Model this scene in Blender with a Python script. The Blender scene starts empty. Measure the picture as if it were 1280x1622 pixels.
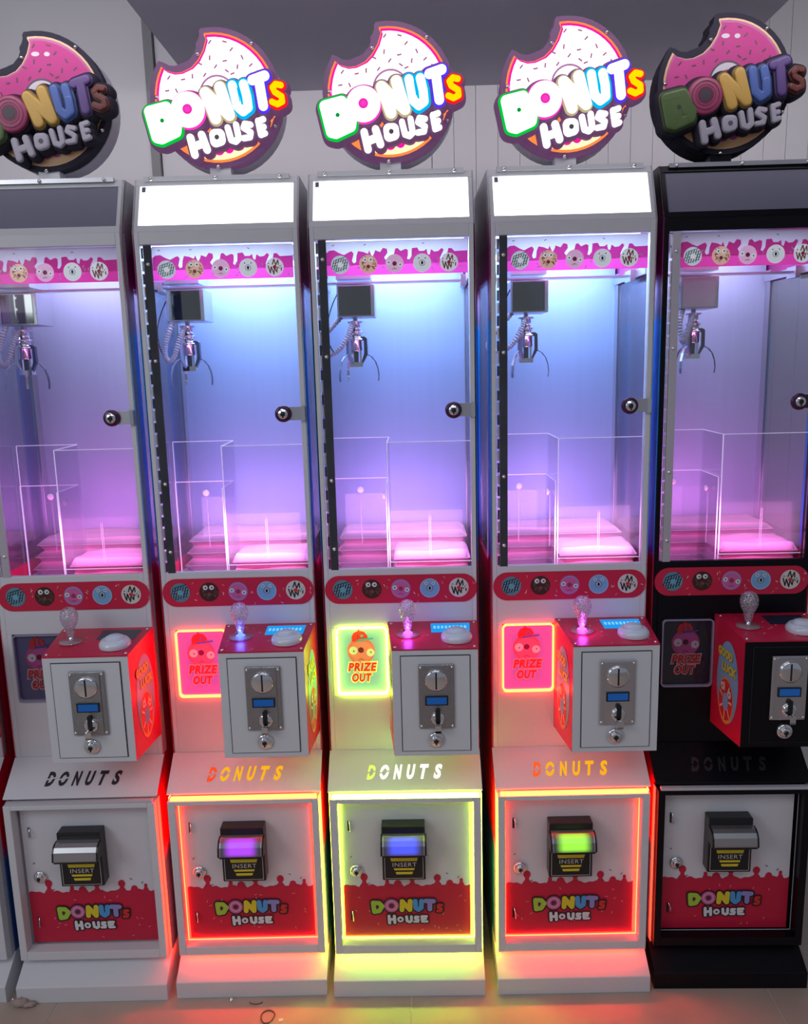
import bpy, bmesh, math, random
from mathutils import Matrix, Vector
random.seed(7)
SC = bpy.context.scene
COL = SC.collection

# ------------------------------------------------------------------ camera
cam_d = bpy.data.cameras.new('camera')
cam = bpy.data.objects.new('camera', cam_d)
COL.objects.link(cam)
rx, ry, rz = -0.1793, 0.0247, 0.0174
R = Matrix.Rotation(rz, 3, 'Z') @ Matrix.Rotation(rx, 3, 'X') @ Matrix.Rotation(ry, 3, 'Y')
ex, ey, ez = R @ Vector((1, 0, 0)), R @ Vector((0, 1, 0)), R @ Vector((0, 0, 1))
cam.matrix_world = Matrix(((ex.x, ez.x, -ey.x, 0.0419), (ex.y, ez.y, -ey.y, -1.7201),
                           (ex.z, ez.z, -ey.z, 1.4002), (0, 0, 0, 1)))
cam_d.sensor_fit = 'HORIZONTAL'
cam_d.sensor_width = 36
cam_d.lens = 1286.8 / 1280 * 36
cam_d.clip_start = 0.02
SC.camera = cam

# ------------------------------------------------------------------ world, big lights, exposure
w = bpy.data.worlds.new('world')
SC.world = w
w.use_nodes = True
w.node_tree.nodes['Background'].inputs[0].default_value = (0.56, 0.60, 0.72, 1)
w.node_tree.nodes['Background'].inputs[1].default_value = 0.30

def area(name, loc, target, sx, sy, power, color, parent=None):
    d = bpy.data.lights.new(name, 'AREA')
    d.shape = 'RECTANGLE'; d.size = sx; d.size_y = sy; d.energy = power; d.color = color
    o = bpy.data.objects.new(name, d); COL.objects.link(o)
    o.location = loc
    o.rotation_euler = (Vector(target) - Vector(loc)).to_track_quat('-Z', 'Y').to_euler()
    if parent: o.parent = parent
    return o
area('daylight_area', (-2.6, -2.6, 2.4), (-0.6, 0.1, 0.9), 1.6, 1.4, 22, (0.92, 0.96, 1.0))
area('room_area', (0.1, -2.3, 3.0), (0.0, -0.1, 0.3), 2.4, 1.0, 14, (0.88, 0.92, 1.0))
up = area('wall_fill_area', (0.15, -0.22, 2.17), (0.15, 0.80, 1.93), 2.6, 0.04, 3.4, (1.0, 0.95, 1.0))  # added fill for back wall and signs, no fixture there
up.data.spread = math.radians(105)
SC.view_settings.view_transform = 'Standard'
SC.view_settings.look = 'None'
SC.view_settings.gamma = 1
SC.view_settings.use_curve_mapping = False
SC.view_settings.exposure = 0.0
SC.cycles.use_denoising = True
SC.cycles.max_bounces = 10
SC.cycles.transparent_max_bounces = 24
SC.cycles.sample_clamp_indirect = 4
SC.cycles.caustics_reflective = False
SC.cycles.caustics_refractive = False

# ------------------------------------------------------------------ materials
MATS = {}
def new_mat(name):
    m = bpy.data.materials.new(name); m.use_nodes = True
    return m, m.node_tree, m.node_tree.nodes['Principled BSDF']

def pm(name, col, rough=0.5, metal=0.0, emit=None, es=1.0, noise=0.0, nscale=30, stretch=None, coat=0.0, alpha=1.0, trans=0.0, bump=0.0):
    if name in MATS: return MATS[name]
    m, nt, b = new_mat(name)
    b.inputs['Base Color'].default_value = (*col, 1)
    b.inputs['Roughness'].default_value = rough
    b.inputs['Metallic'].default_value = metal
    b.inputs['Coat Weight'].default_value = coat
    b.inputs['Coat Roughness'].default_value = 0.08
    b.inputs['Alpha'].default_value = alpha
    b.inputs['Transmission Weight'].default_value = trans
    if emit:
        b.inputs['Emission Color'].default_value = (*emit, 1)
        b.inputs['Emission Strength'].default_value = es
    if noise or bump:
        tc = nt.nodes.new('ShaderNodeTexCoord'); mp = nt.nodes.new('ShaderNodeMapping')
        mp.inputs['Scale'].default_value = stretch or (1, 1, 1)
        nz = nt.nodes.new('ShaderNodeTexNoise'); nz.inputs['Scale'].default_value = nscale
        nz.inputs['Detail'].default_value = 4
        nt.links.new(tc.outputs['Object'], mp.inputs[0]); nt.links.new(mp.outputs[0], nz.inputs['Vector'])
        if noise:
            mr = nt.nodes.new('ShaderNodeMapRange')
            mr.inputs['To Min'].default_value = 1 - noise; mr.inputs['To Max'].default_value = 1 + noise
            nt.links.new(nz.outputs['Fac'], mr.inputs[0])
            mx = nt.nodes.new('ShaderNodeVectorMath'); mx.operation = 'SCALE'
            mx.inputs[0].default_value = col
            nt.links.new(mr.outputs[0], mx.inputs['Scale']); nt.links.new(mx.outputs[0], b.inputs['Base Color'])
        if bump:
            bp = nt.nodes.new('ShaderNodeBump'); bp.inputs['Strength'].default_value = bump
            bp.inputs['Distance'].default_value = 0.003
            nt.links.new(nz.outputs['Fac'], bp.inputs['Height']); nt.links.new(bp.outputs[0], b.inputs['Normal'])
    MATS[name] = m
    return m

def em(name, col, s):
    if name in MATS: return MATS[name]
    m = bpy.data.materials.new(name); m.use_nodes = True; nt = m.node_tree
    nt.nodes.clear()
    o = nt.nodes.new('ShaderNodeOutputMaterial'); e = nt.nodes.new('ShaderNodeEmission')
    e.inputs[0].default_value = (*col, 1); e.inputs[1].default_value = s
    nt.links.new(e.outputs[0], o.inputs[0])
    MATS[name] = m
    return m

def glass(name, tint=(1, 1, 1), refl=0.6, haze=0.0, hazecol=(0.8, 0.8, 0.9)):
    """thin pane: clear body, fresnel mirror, optional film haze"""
    if name in MATS: return MATS[name]
    m = bpy.data.materials.new(name); m.use_nodes = True; nt = m.node_tree
    nt.nodes.clear()
    o = nt.nodes.new('ShaderNodeOutputMaterial')
    t = nt.nodes.new('ShaderNodeBsdfTransparent'); t.inputs[0].default_value = (*tint, 1)
    g = nt.nodes.new('ShaderNodeBsdfGlossy'); g.inputs['Roughness'].default_value = 0.02
    d = nt.nodes.new('ShaderNodeBsdfDiffuse'); d.inputs[0].default_value = (*hazecol, 1)
    lw = nt.nodes.new('ShaderNodeLayerWeight'); lw.inputs[0].default_value = 0.25
    mu = nt.nodes.new('ShaderNodeMath'); mu.operation = 'MULTIPLY'; mu.inputs[1].default_value = refl
    nt.links.new(lw.outputs['Fresnel'], mu.inputs[0])
    m1 = nt.nodes.new('ShaderNodeMixShader'); m1.inputs[0].default_value = haze
    nt.links.new(t.outputs[0], m1.inputs[1]); nt.links.new(d.outputs[0], m1.inputs[2])
    m2 = nt.nodes.new('ShaderNodeMixShader')
    nt.links.new(mu.outputs[0], m2.inputs[0]); nt.links.new(m1.outputs[0], m2.inputs[1]); nt.links.new(g.outputs[0], m2.inputs[2])
    nt.links.new(m2.outputs[0], o.inputs[0])
    MATS[name] = m
    return m

def crystal():
    if 'crystal' in MATS: return MATS['crystal']
    m = bpy.data.materials.new('bubbled_crystal'); m.use_nodes = True; nt = m.node_tree; nt.nodes.clear()
    N = nt.nodes.new; L = nt.links.new
    o = N('ShaderNodeOutputMaterial'); t = N('ShaderNodeBsdfTransparent'); t.inputs[0].default_value = (0.85, 0.83, 0.92, 1)
    tc = N('ShaderNodeTexCoord'); v = N('ShaderNodeTexVoronoi'); v.inputs['Scale'].default_value = 330
    L(tc.outputs['Object'], v.inputs['Vector'])
    bp = N('ShaderNodeBump'); bp.inputs['Strength'].default_value = 1.0; bp.inputs['Distance'].default_value = 0.0012
    L(v.outputs['Distance'], bp.inputs['Height'])
    g = N('ShaderNodeBsdfGlossy'); g.inputs['Roughness'].default_value = 0.08; L(bp.outputs[0], g.inputs['Normal'])
    d = N('ShaderNodeBsdfDiffuse'); d.inputs[0].default_value = (0.9, 0.88, 0.95, 1)
    tl = N('ShaderNodeBsdfTranslucent'); tl.inputs[0].default_value = (0.9, 0.88, 0.95, 1)
    md = N('ShaderNodeMixShader'); md.inputs[0].default_value = 0.5; L(d.outputs[0], md.inputs[1]); L(tl.outputs[0], md.inputs[2])
    cr = N('ShaderNodeMapRange'); cr.inputs['From Min'].default_value = 0.25; cr.inputs['From Max'].default_value = 0.6
    cr.inputs['To Min'].default_value = 0.75; cr.inputs['To Max'].default_value = 0.1
    L(v.outputs['Distance'], cr.inputs[0])
    m1 = N('ShaderNodeMixShader'); L(cr.outputs[0], m1.inputs[0]); L(t.outputs[0], m1.inputs[1]); L(md.outputs[0], m1.inputs[2])
    m2 = N('ShaderNodeMixShader'); m2.inputs[0].default_value = 0.22; L(m1.outputs[0], m2.inputs[1]); L(g.outputs[0], m2.inputs[2])
    L(m2.outputs[0], o.inputs[0])
    MATS['crystal'] = m
    return m

def side_graphic(name, base):
    """printed side wrap: magenta top fading into the paint, lilac, blue, red, blue"""
    if name in MATS: return MATS[name]
    m, nt, b = new_mat(name)
    tc = nt.nodes.new('ShaderNodeTexCoord'); sp = nt.nodes.new('ShaderNodeSeparateXYZ')
    nt.links.new(tc.outputs['Object'], sp.inputs[0])
    wv = nt.nodes.new('ShaderNodeTexNoise'); wv.inputs['Scale'].default_value = 14
    nt.links.new(tc.outputs['Object'], wv.inputs['Vector'])
    ml = nt.nodes.new('ShaderNodeMath'); ml.operation = 'MULTIPLY_ADD'; ml.inputs[1].default_value = 0.05; 
    nt.links.new(wv.outputs['Fac'], ml.inputs[0]); nt.links.new(sp.outputs['Z'], ml.inputs[2])
    mr = nt.nodes.new('ShaderNodeMapRange'); mr.inputs['From Max'].default_value = 2.0
    nt.links.new(ml.outputs[0], mr.inputs[0])
    cr = nt.nodes.new('ShaderNodeValToRGB'); nt.links.new(mr.outputs[0], cr.inputs[0])
    el = cr.color_ramp.elements
    stops = [(0.0, (0.03, 0.09, 0.28)), (0.17, (0.03, 0.12, 0.40)), (0.185, (0.60, 0.006, 0.03)), (0.497, (0.62, 0.006, 0.08)),
             (0.503, (0.10, 0.10, 0.75)), (0.56, (0.04, 0.27, 1.0)), (0.75, (0.01, 0.36, 1.0)), (0.757, (0.30, 0.27, 0.52)),
             (0.785, (0.75, 0.50, 0.85)), (0.797, (0.42, 0.006, 0.20)), (0.83, (0.30, 0.008, 0.17)), (0.875, base)]
    while len(el) < len(stops): el.new(0.5)
    for e, (p, c) in zip(el, stops):
        e.position = p; e.color = (*c, 1)
    nt.links.new(cr.outputs[0], b.inputs['Base Color'])
    b.inputs['Roughness'].default_value = 0.35
    MATS[name] = m
    return m

WHITE = pm('white_paint', (0.68, 0.69, 0.73), 0.42, noise=0.02, nscale=8)
BLACKP = pm('black_paint', (0.0035, 0.003, 0.006), 0.32, noise=0.05, nscale=8)
BLACKP.node_tree.nodes['Principled BSDF'].inputs['Specular IOR Level'].default_value = 0.22
STEEL = pm('brushed_steel', (0.62, 0.62, 0.66), 0.33, 1.0, noise=0.08, nscale=20, stretch=(1, 1, 0.02))
WALLST = pm('frosted_steel_wall', (0.52, 0.55, 0.80), 0.5, 0.35, noise=0.05, nscale=60, stretch=(1, 1, 0.02))
CHROME = pm('chrome', (0.85, 0.85, 0.87), 0.06, 1.0)
CASTM = pm('cast_metal', (0.40, 0.40, 0.41), 0.28, 1.0, noise=0.2, nscale=400, bump=0.5)
DARKST = pm('dark_steel', (0.20, 0.20, 0.25), 0.3, 1.0)
BLACK = pm('black_plastic', (0.012, 0.012, 0.014), 0.28)
GROOVE = pm('dark_groove', (0.015, 0.015, 0.02), 0.8)
RED = pm('red_print', (0.60, 0.012, 0.06), 0.35)
REDD = pm('door_red_print', (0.56, 0.010, 0.05), 0.4)
WPLAS = pm('white_plastic', (0.68, 0.74, 0.84), 0.25, coat=0.5)
def film(name, c, back=0.55):
    m = bpy.data.materials.new(name); m.use_nodes = True; nt = m.node_tree; nt.nodes.clear()
    o = nt.nodes.new('ShaderNodeOutputMaterial'); d = nt.nodes.new('ShaderNodeBsdfDiffuse'); t = nt.nodes.new('ShaderNodeBsdfTranslucent')
    d.inputs[0].default_value = (*c, 1); t.inputs[0].default_value = (*c, 1)
    x = nt.nodes.new('ShaderNodeMixShader'); x.inputs[0].default_value = back
    nt.links.new(d.outputs[0], x.inputs[1]); nt.links.new(t.outputs[0], x.inputs[2]); nt.links.new(x.outputs[0], o.inputs[0])
    MATS[name] = m
    return m
PINKPR = film('pink_banner_film', (0.98, 0.08, 0.45), 0.45)
WHITEPR = film('white_banner_film', (0.86, 0.83, 0.93), 0.4)
ACRYL = glass('clear_acrylic', (0.965, 0.96, 0.99), 0.35, 0.025)
EDGE = pm('acrylic_edge_glow', (0.88, 0.80, 0.97), 0.2, emit=(0.75, 0.62, 0.95), es=0.35)  # emission stands in for LED light caught in the panel edges
SLOT = glass('slot_edge', (0.9, 0.88, 0.95), 0.6, 0.35, (0.9, 0.85, 0.98))
GLASS = glass('door_glass', (0.97, 0.985, 0.985), 0.55)
SGLASS = glass('side_glass', (0.93, 0.94, 0.97), 0.6, 0.03, (0.7, 0.72, 0.9))
CLEAR = glass('clear_cover', (0.95, 0.95, 0.97), 0.6, 0.22, (0.9, 0.85, 0.92))
def ink(name, c, r=0.4): return pm('ink_' + name, c, r)
def backlit(n, c): return pm('ink_' + n, c, 0.5, emit=c, es=0.40)  # emission stands in for chamber light shining through the banner
INK = dict(black=ink('black', (0.01, 0.01, 0.015)), white=ink('white', (0.75, 0.75, 0.78)), yellow=ink('yellow', (0.75, 0.62, 0.03)),
           teal=ink('teal', (0.10, 0.28, 0.36)), tealmid=ink('teal_middle', (0.14, 0.42, 0.52)), brown=ink('brown', (0.05, 0.014, 0.012)), brownl=ink('light_brown', (0.16, 0.07, 0.05)),
           pink=ink('pink', (0.62, 0.13, 0.35)), pinkd=ink('dark_pink', (0.35, 0.03, 0.13)), blue=ink('blue', (0.20, 0.42, 0.68)), blued=ink('dark_blue', (0.04, 0.12, 0.25)),
           cream=ink('cream', (0.72, 0.66, 0.62)), red=ink('red', (0.65, 0.03, 0.03)), green=ink('green', (0.40, 0.62, 0.06)),
           orange=ink('orange', (0.85, 0.30, 0.06)), violet=ink('violet', (0.30, 0.27, 0.62)), sky=ink('sky_blue', (0.08, 0.34, 0.72)), sprink=ink('sprinkle', (0.80, 0.35, 0.30)),
           dot=ink('plum', (0.10, 0.02, 0.06)), skylt=ink('pale_blue', (0.30, 0.55, 0.80)),
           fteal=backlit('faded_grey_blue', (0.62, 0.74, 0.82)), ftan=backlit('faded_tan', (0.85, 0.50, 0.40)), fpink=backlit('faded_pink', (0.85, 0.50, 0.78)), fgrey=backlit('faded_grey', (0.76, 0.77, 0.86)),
           fink=ink('faded_ink', (0.12, 0.16, 0.2)), fbrown=ink('faded_brown', (0.35, 0.07, 0.07)))

# ------------------------------------------------------------------ mesh builder
class B:
    def __init__(s, mats=None, M=None):
        s.v = []; s.f = []; s.mi = []; s.mats = mats if isinstance(mats, list) else [mats]; s.M = M; s.sm = []
    def add(s, vs, fs, mat=0, smooth=False):
        o = len(s.v)
        s.v += [tuple(s.M(*p)) if s.M else tuple(p) for p in vs]
        for f in fs: s.f.append([i + o for i in f]); s.mi.append(mat); s.sm.append(smooth)
        return s
    def box(s, x0, x1, y0, y1, z0, z1, mat=0):
        vs = [(x, y, z) for z in (z0, z1) for y in (y0, y1) for x in (x0, x1)]
        return s.add(vs, [(0, 2, 3, 1), (4, 5, 7, 6), (0, 1, 5, 4), (2, 6, 7, 3), (0, 4, 6, 2), (1, 3, 7, 5)], mat)
    def prism(s, pts, y0, y1, mat=0, axis='y', smooth=False):
        """polygon pts (a,b): axis y -> (a, y, b); axis x -> (x, a, b); axis z -> (a, b, z)"""
        n = len(pts)
        def P(a, b, t): return {'y': (a, t, b), 'x': (t, a, b), 'z': (a, b, t)}[axis]
        vs = [P(a, b, y0) for a, b in pts] + [P(a, b, y1) for a, b in pts]
        s.add(vs, [list(range(n)), list(range(2 * n - 1, n - 1, -1))], mat)
        return s.add(vs, [(i, (i + 1) % n, (i + 1) % n + n, i + n) for i in range(n)], mat, smooth)
    def disc(s, cx, cz, r, y0, y1, mat=0, n=28, rz=None):
        return s.prism([(cx + r * math.cos(2 * math.pi * i / n), cz + (rz or r) * math.sin(2 * math.pi * i / n)) for i in range(n)], y0, y1, mat)
    def flat(s, pts, y, mat=0):
        s.k = getattr(s, 'k', 0) + 1; y -= (s.k % 12) * 1.6e-5
        return s.add([(a, y, b) for a, b in pts], [list(range(len(pts)))], mat)
    def fdisc(s, cx, cz, r, y, mat=0, n=22, rz=None):
        return s.flat([(cx + r * math.cos(2 * math.pi * i / n), cz + (rz or r) * math.sin(2 * math.pi * i / n)) for i in range(n)], y, mat)
    def fring(s, cx, cz, r0, r1, y, mat=0, n=28, a0=0, a1=2 * math.pi):
        vs = []; fs = []
        for i in range(n + 1):
            a = a0 + (a1 - a0) * i / n
            vs += [(cx + r0 * math.cos(a), y, cz + r0 * math.sin(a)), (cx + r1 * math.cos(a), y, cz + r1 * math.sin(a))]
        for i in range(n): fs.append((2 * i, 2 * i + 1, 2 * i + 3, 2 * i + 2))
        return s.add(vs, fs, mat)
    def dash(s, x, z, a, L, wd, y, mat=0):
        dx, dz = math.cos(a) * L / 2, math.sin(a) * L / 2; nx, nz = -math.sin(a) * wd / 2, math.cos(a) * wd / 2
        return s.flat([(x - dx - nx, z - dz - nz), (x + dx - nx, z + dz - nz), (x + dx + nx, z + dz + nz), (x - dx + nx, z - dz + nz)], y, mat)
    def line(s, pts, wd, y, mat=0):
        for (a, b), (c, d) in zip(pts, pts[1:]):
            s.dash((a + c) / 2, (b + d) / 2, math.atan2(d - b, c - a), math.hypot(c - a, d - b) + wd * 0.6, wd, y, mat)
        return s
    def lathe(s, prof, c, axis='z', mat=0, n=24, smooth=True):
        vs = []; fs = []
        for (r, h) in prof:
            for i in range(n):
                a = 2 * math.pi * i / n; u, v = r * math.cos(a), r * math.sin(a)
                vs.append({'z': (c[0] + u, c[1] + v, c[2] + h), 'y': (c[0] + u, c[1] + h, c[2] + v), 'x': (c[0] + h, c[1] + u, c[2] + v)}[axis])
        for j in range(len(prof) - 1):
            for i in range(n): fs.append((j * n + i, j * n + (i + 1) % n, (j + 1) * n + (i + 1) % n, (j + 1) * n + i))
        s.add(vs, fs, mat, smooth)
        return s.add([vs[i] for i in range(n)] + [vs[-n + i] for i in range(n)], [list(range(n))[::-1], list(range(n, 2 * n))], mat)
    def tube(s, pts, r, mat=0, n=8, rf=None, closed=False):
        P = [Vector(p) for p in pts]; vs = []; fs = []; m = len(P); up = Vector((0, 0, 1)); N = None
        for k in range(m):
            a = P[k - 1] if (k or closed) else P[0]; b = P[(k + 1) % m] if (k < m - 1 or closed) else P[-1]
            t = (b - a).normalized()
            if N is None: N = t.orthogonal().normalized()
            else: N = (N - t * N.dot(t)).normalized()
            Bn = t.cross(N); rr = rf(k) if rf else r
            for i in range(n):
                an = 2 * math.pi * i / n; vs.append(tuple(P[k] + (N * math.cos(an) + Bn * math.sin(an)) * rr))
        for k in range(m if closed else m - 1):
            for i in range(n):
                k2 = (k + 1) % m
                fs.append((k * n + i, k * n + (i + 1) % n, k2 * n + (i + 1) % n, k2 * n + i))
        s.add(vs, fs, mat, True)
        if not closed: s.add(vs[:n] + vs[-n:], [list(range(n))[::-1], list(range(n, 2 * n))], mat)
        return s
    def stroke(s, pts, r, y0, y1, mat=0, n=12, dome=True, closed=False):
        """bubble-letter stroke: capsules with rounded rims, from y0 (back) to y1 (front)"""
        prof = [(1.0, 0.0), (1.0, 0.45), (0.93, 0.72), (0.78, 0.9), (0.5, 0.98)] if dome else [(1, 0), (1, 1)]
        seg = list(zip(pts, pts[1:])) or [(pts[0], pts[0])]
        s.k = getattr(s, 'k', 0)
        if closed: seg.append((pts[-1], pts[0]))
        for (a, b) in seg:
            s.k += 1; yk = y1 - (s.k % 10) * 6e-5
            ang = math.atan2(b[1] - a[1], b[0] - a[0]); vs = []; fs = []
            out = [(a, ang + math.pi / 2 + math.pi * i / n) for i in range(n + 1)] + [(b, ang - math.pi / 2 + math.pi * i / n) for i in range(n + 1)]
            m = len(out)
            for q, h in prof:
                for c, t in out: vs.append((c[0] + r * q * math.cos(t), y0 + (yk - y0) * h, c[1] + r * q * math.sin(t)))
            for j in range(len(prof) - 1):
                for i in range(m): fs.append((j * m + i, (j + 1) * m + i, (j + 1) * m + (i + 1) % m, j * m + (i + 1) % m))
            fs.append([(len(prof) - 1) * m + i for i in range(m)][::-1])
            s.add(vs, fs, mat, False)
        return s
    def text(s, body, x0, x1, z0, z1, y, mat=0, shear=0.0, bold=0.02, sp=1.0, grow=0.0, hole=True):
        vs, fs = text_geo(body, shear, bold, sp)
        s.add([(x0 - grow + a * (x1 - x0 + 2 * grow), y, z0 - grow + b * (z1 - z0 + 2 * grow)) for a, b in vs], fs, mat)
        return s
    def build(s, name, parent=None, bevel=0.0, label=None, smooth_all=False, data_only=False):
        me = bpy.data.meshes.new(name)
        me.from_pydata(s.v, [], s.f)
        for m in s.mats: me.materials.append(m)
        me.polygons.foreach_set('material_index', s.mi)
        me.polygons.foreach_set('use_smooth', [True] * len(s.f) if smooth_all else s.sm)
        me.update()
        o = bpy.data.objects.new(name, me); COL.objects.link(o)
        if parent: o.parent = parent
        if bevel:
            bv = o.modifiers.new('bevel', 'BEVEL'); bv.width = bevel; bv.segments = 2; bv.limit_method = 'ANGLE'
        if label: o['label'] = label
        return o

TC = {}
def text_geo(body, shear, bold, sp):
    k = (body, shear, bold, sp)
    if k not in TC:
        c = bpy.data.curves.new('lettering', 'FONT'); c.body = body; c.shear = shear; c.offset = bold
        c.space_character = sp; c.resolution_u = 3; c.fill_mode = 'FRONT'
        o = bpy.data.objects.new('lettering', c); COL.objects.link(o)
        bpy.context.view_layer.update()
        me = bpy.data.meshes.new_from_object(o.evaluated_get(bpy.context.evaluated_depsgraph_get()))
        vs = [(v.co.x, v.co.y) for v in me.vertices]; fs = [list(p.vertices) for p in me.polygons]
        bpy.data.objects.remove(o); bpy.data.curves.remove(c); bpy.data.meshes.remove(me)
        xa, xb = min(v[0] for v in vs), max(v[0] for v in vs); za, zb = min(v[1] for v in vs), max(v[1] for v in vs)
        # faces wound so that they look toward -Y once laid in the XZ plane
        TC[k] = ([((a - xa) / (xb - xa), (b - za) / (zb - za)) for a, b in vs], fs)
    return TC[k]

def mirror_plane(o): return o

def empty(name, loc, rz=0.0):
    o = bpy.data.objects.new(name, None); COL.objects.link(o); o.location = loc; o.rotation_euler = (0, 0, rz)
    o.empty_display_size = 0.1
    return o
def tag(o, label, cat, group=None, kind=None):
    o['label'] = label; o['category'] = cat
    if group: o['group'] = group
    if kind: o['kind'] = kind
    return o
def struct(o):
    o['kind'] = 'structure'; return o

# ------------------------------------------------------------------ the room
FLOORM = pm('worn_concrete_floor', (0.46, 0.37, 0.31), 0.38, noise=0.18, nscale=9, bump=0.15)
WALLM = pm('grey_white_wall_panel', (0.80, 0.78, 0.81), 0.6, noise=0.03, nscale=3)
CEILM = pm('dark_soffit', (0.52, 0.49, 0.58), 0.7, noise=0.04, nscale=2)
CEIL2 = pm('light_ceiling', (0.62, 0.62, 0.62), 0.7)
fl = struct(B(pm('tile_grout', (0.55, 0.52, 0.46), 0.8)).box(-3, 3, -4, 0.82, -0.03, -0.0012).build('floor'))
xs = [-2.396, -1.596, -0.796, 0.004, 0.804, 1.604, 2.404]
for a, b in zip(xs, xs[1:]):
    for c, d in ((-3.2, -2.4), (-2.4, -1.6), (-1.6, -0.8), (-0.8, 0.0), (0.0, 0.8)):
        B(FLOORM).box(a + .0015, b - .0015, c + .0015, d - .0015, -0.012, 0.0).build('tile', fl)
wl = struct(B(pm('panel_joint', (0.6, 0.58, 0.62), 0.8)).box(-3, 3, 0.815, 0.90, 0, 2.6).build('wall_back'))
B(WALLM).box(-3, -0.716, 0.80, 0.815, 0, 2.6).build('panel', wl)
B(WALLM).box(-0.685, 0.104, 0.80, 0.815, 0, 2.6).build('panel', wl)
x = 0.1065
k = 0
while x < 1.9:
    B(WALLM).box(x, x + 0.0628, 0.80, 0.815, 0, 2.6).build('panel', wl)
    x += 0.064; k += 1
struct(B(pm('pillar_grey', (0.30, 0.30, 0.31), 0.6)).box(-0.713, -0.688, 0.785, 0.812, 0, 2.6).build('trim_1'))
struct(B(CEIL2).box(-3, 3, -1.4, 0.9, 2.6, 2.65).build('ceiling'))
struct(B(CEILM).box(-0.56, 0.90, -1.0, 0.80, 2.185, 2.6).build('ceiling_soffit'))
hk = B([DARKST]).box(-0.90, -0.86, 0.90 - .12, 0.80, 2.50, 2.6).prism([(-0.915, 2.6), (-0.855, 2.6), (-0.875, 2.47), (-0.885, 2.47)], 0.74, 0.78)
tag(hk.build('ceiling_bracket', bevel=.002), 'small dark pointed bracket under the ceiling, above the unlit white machine sign', 'bracket')

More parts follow.
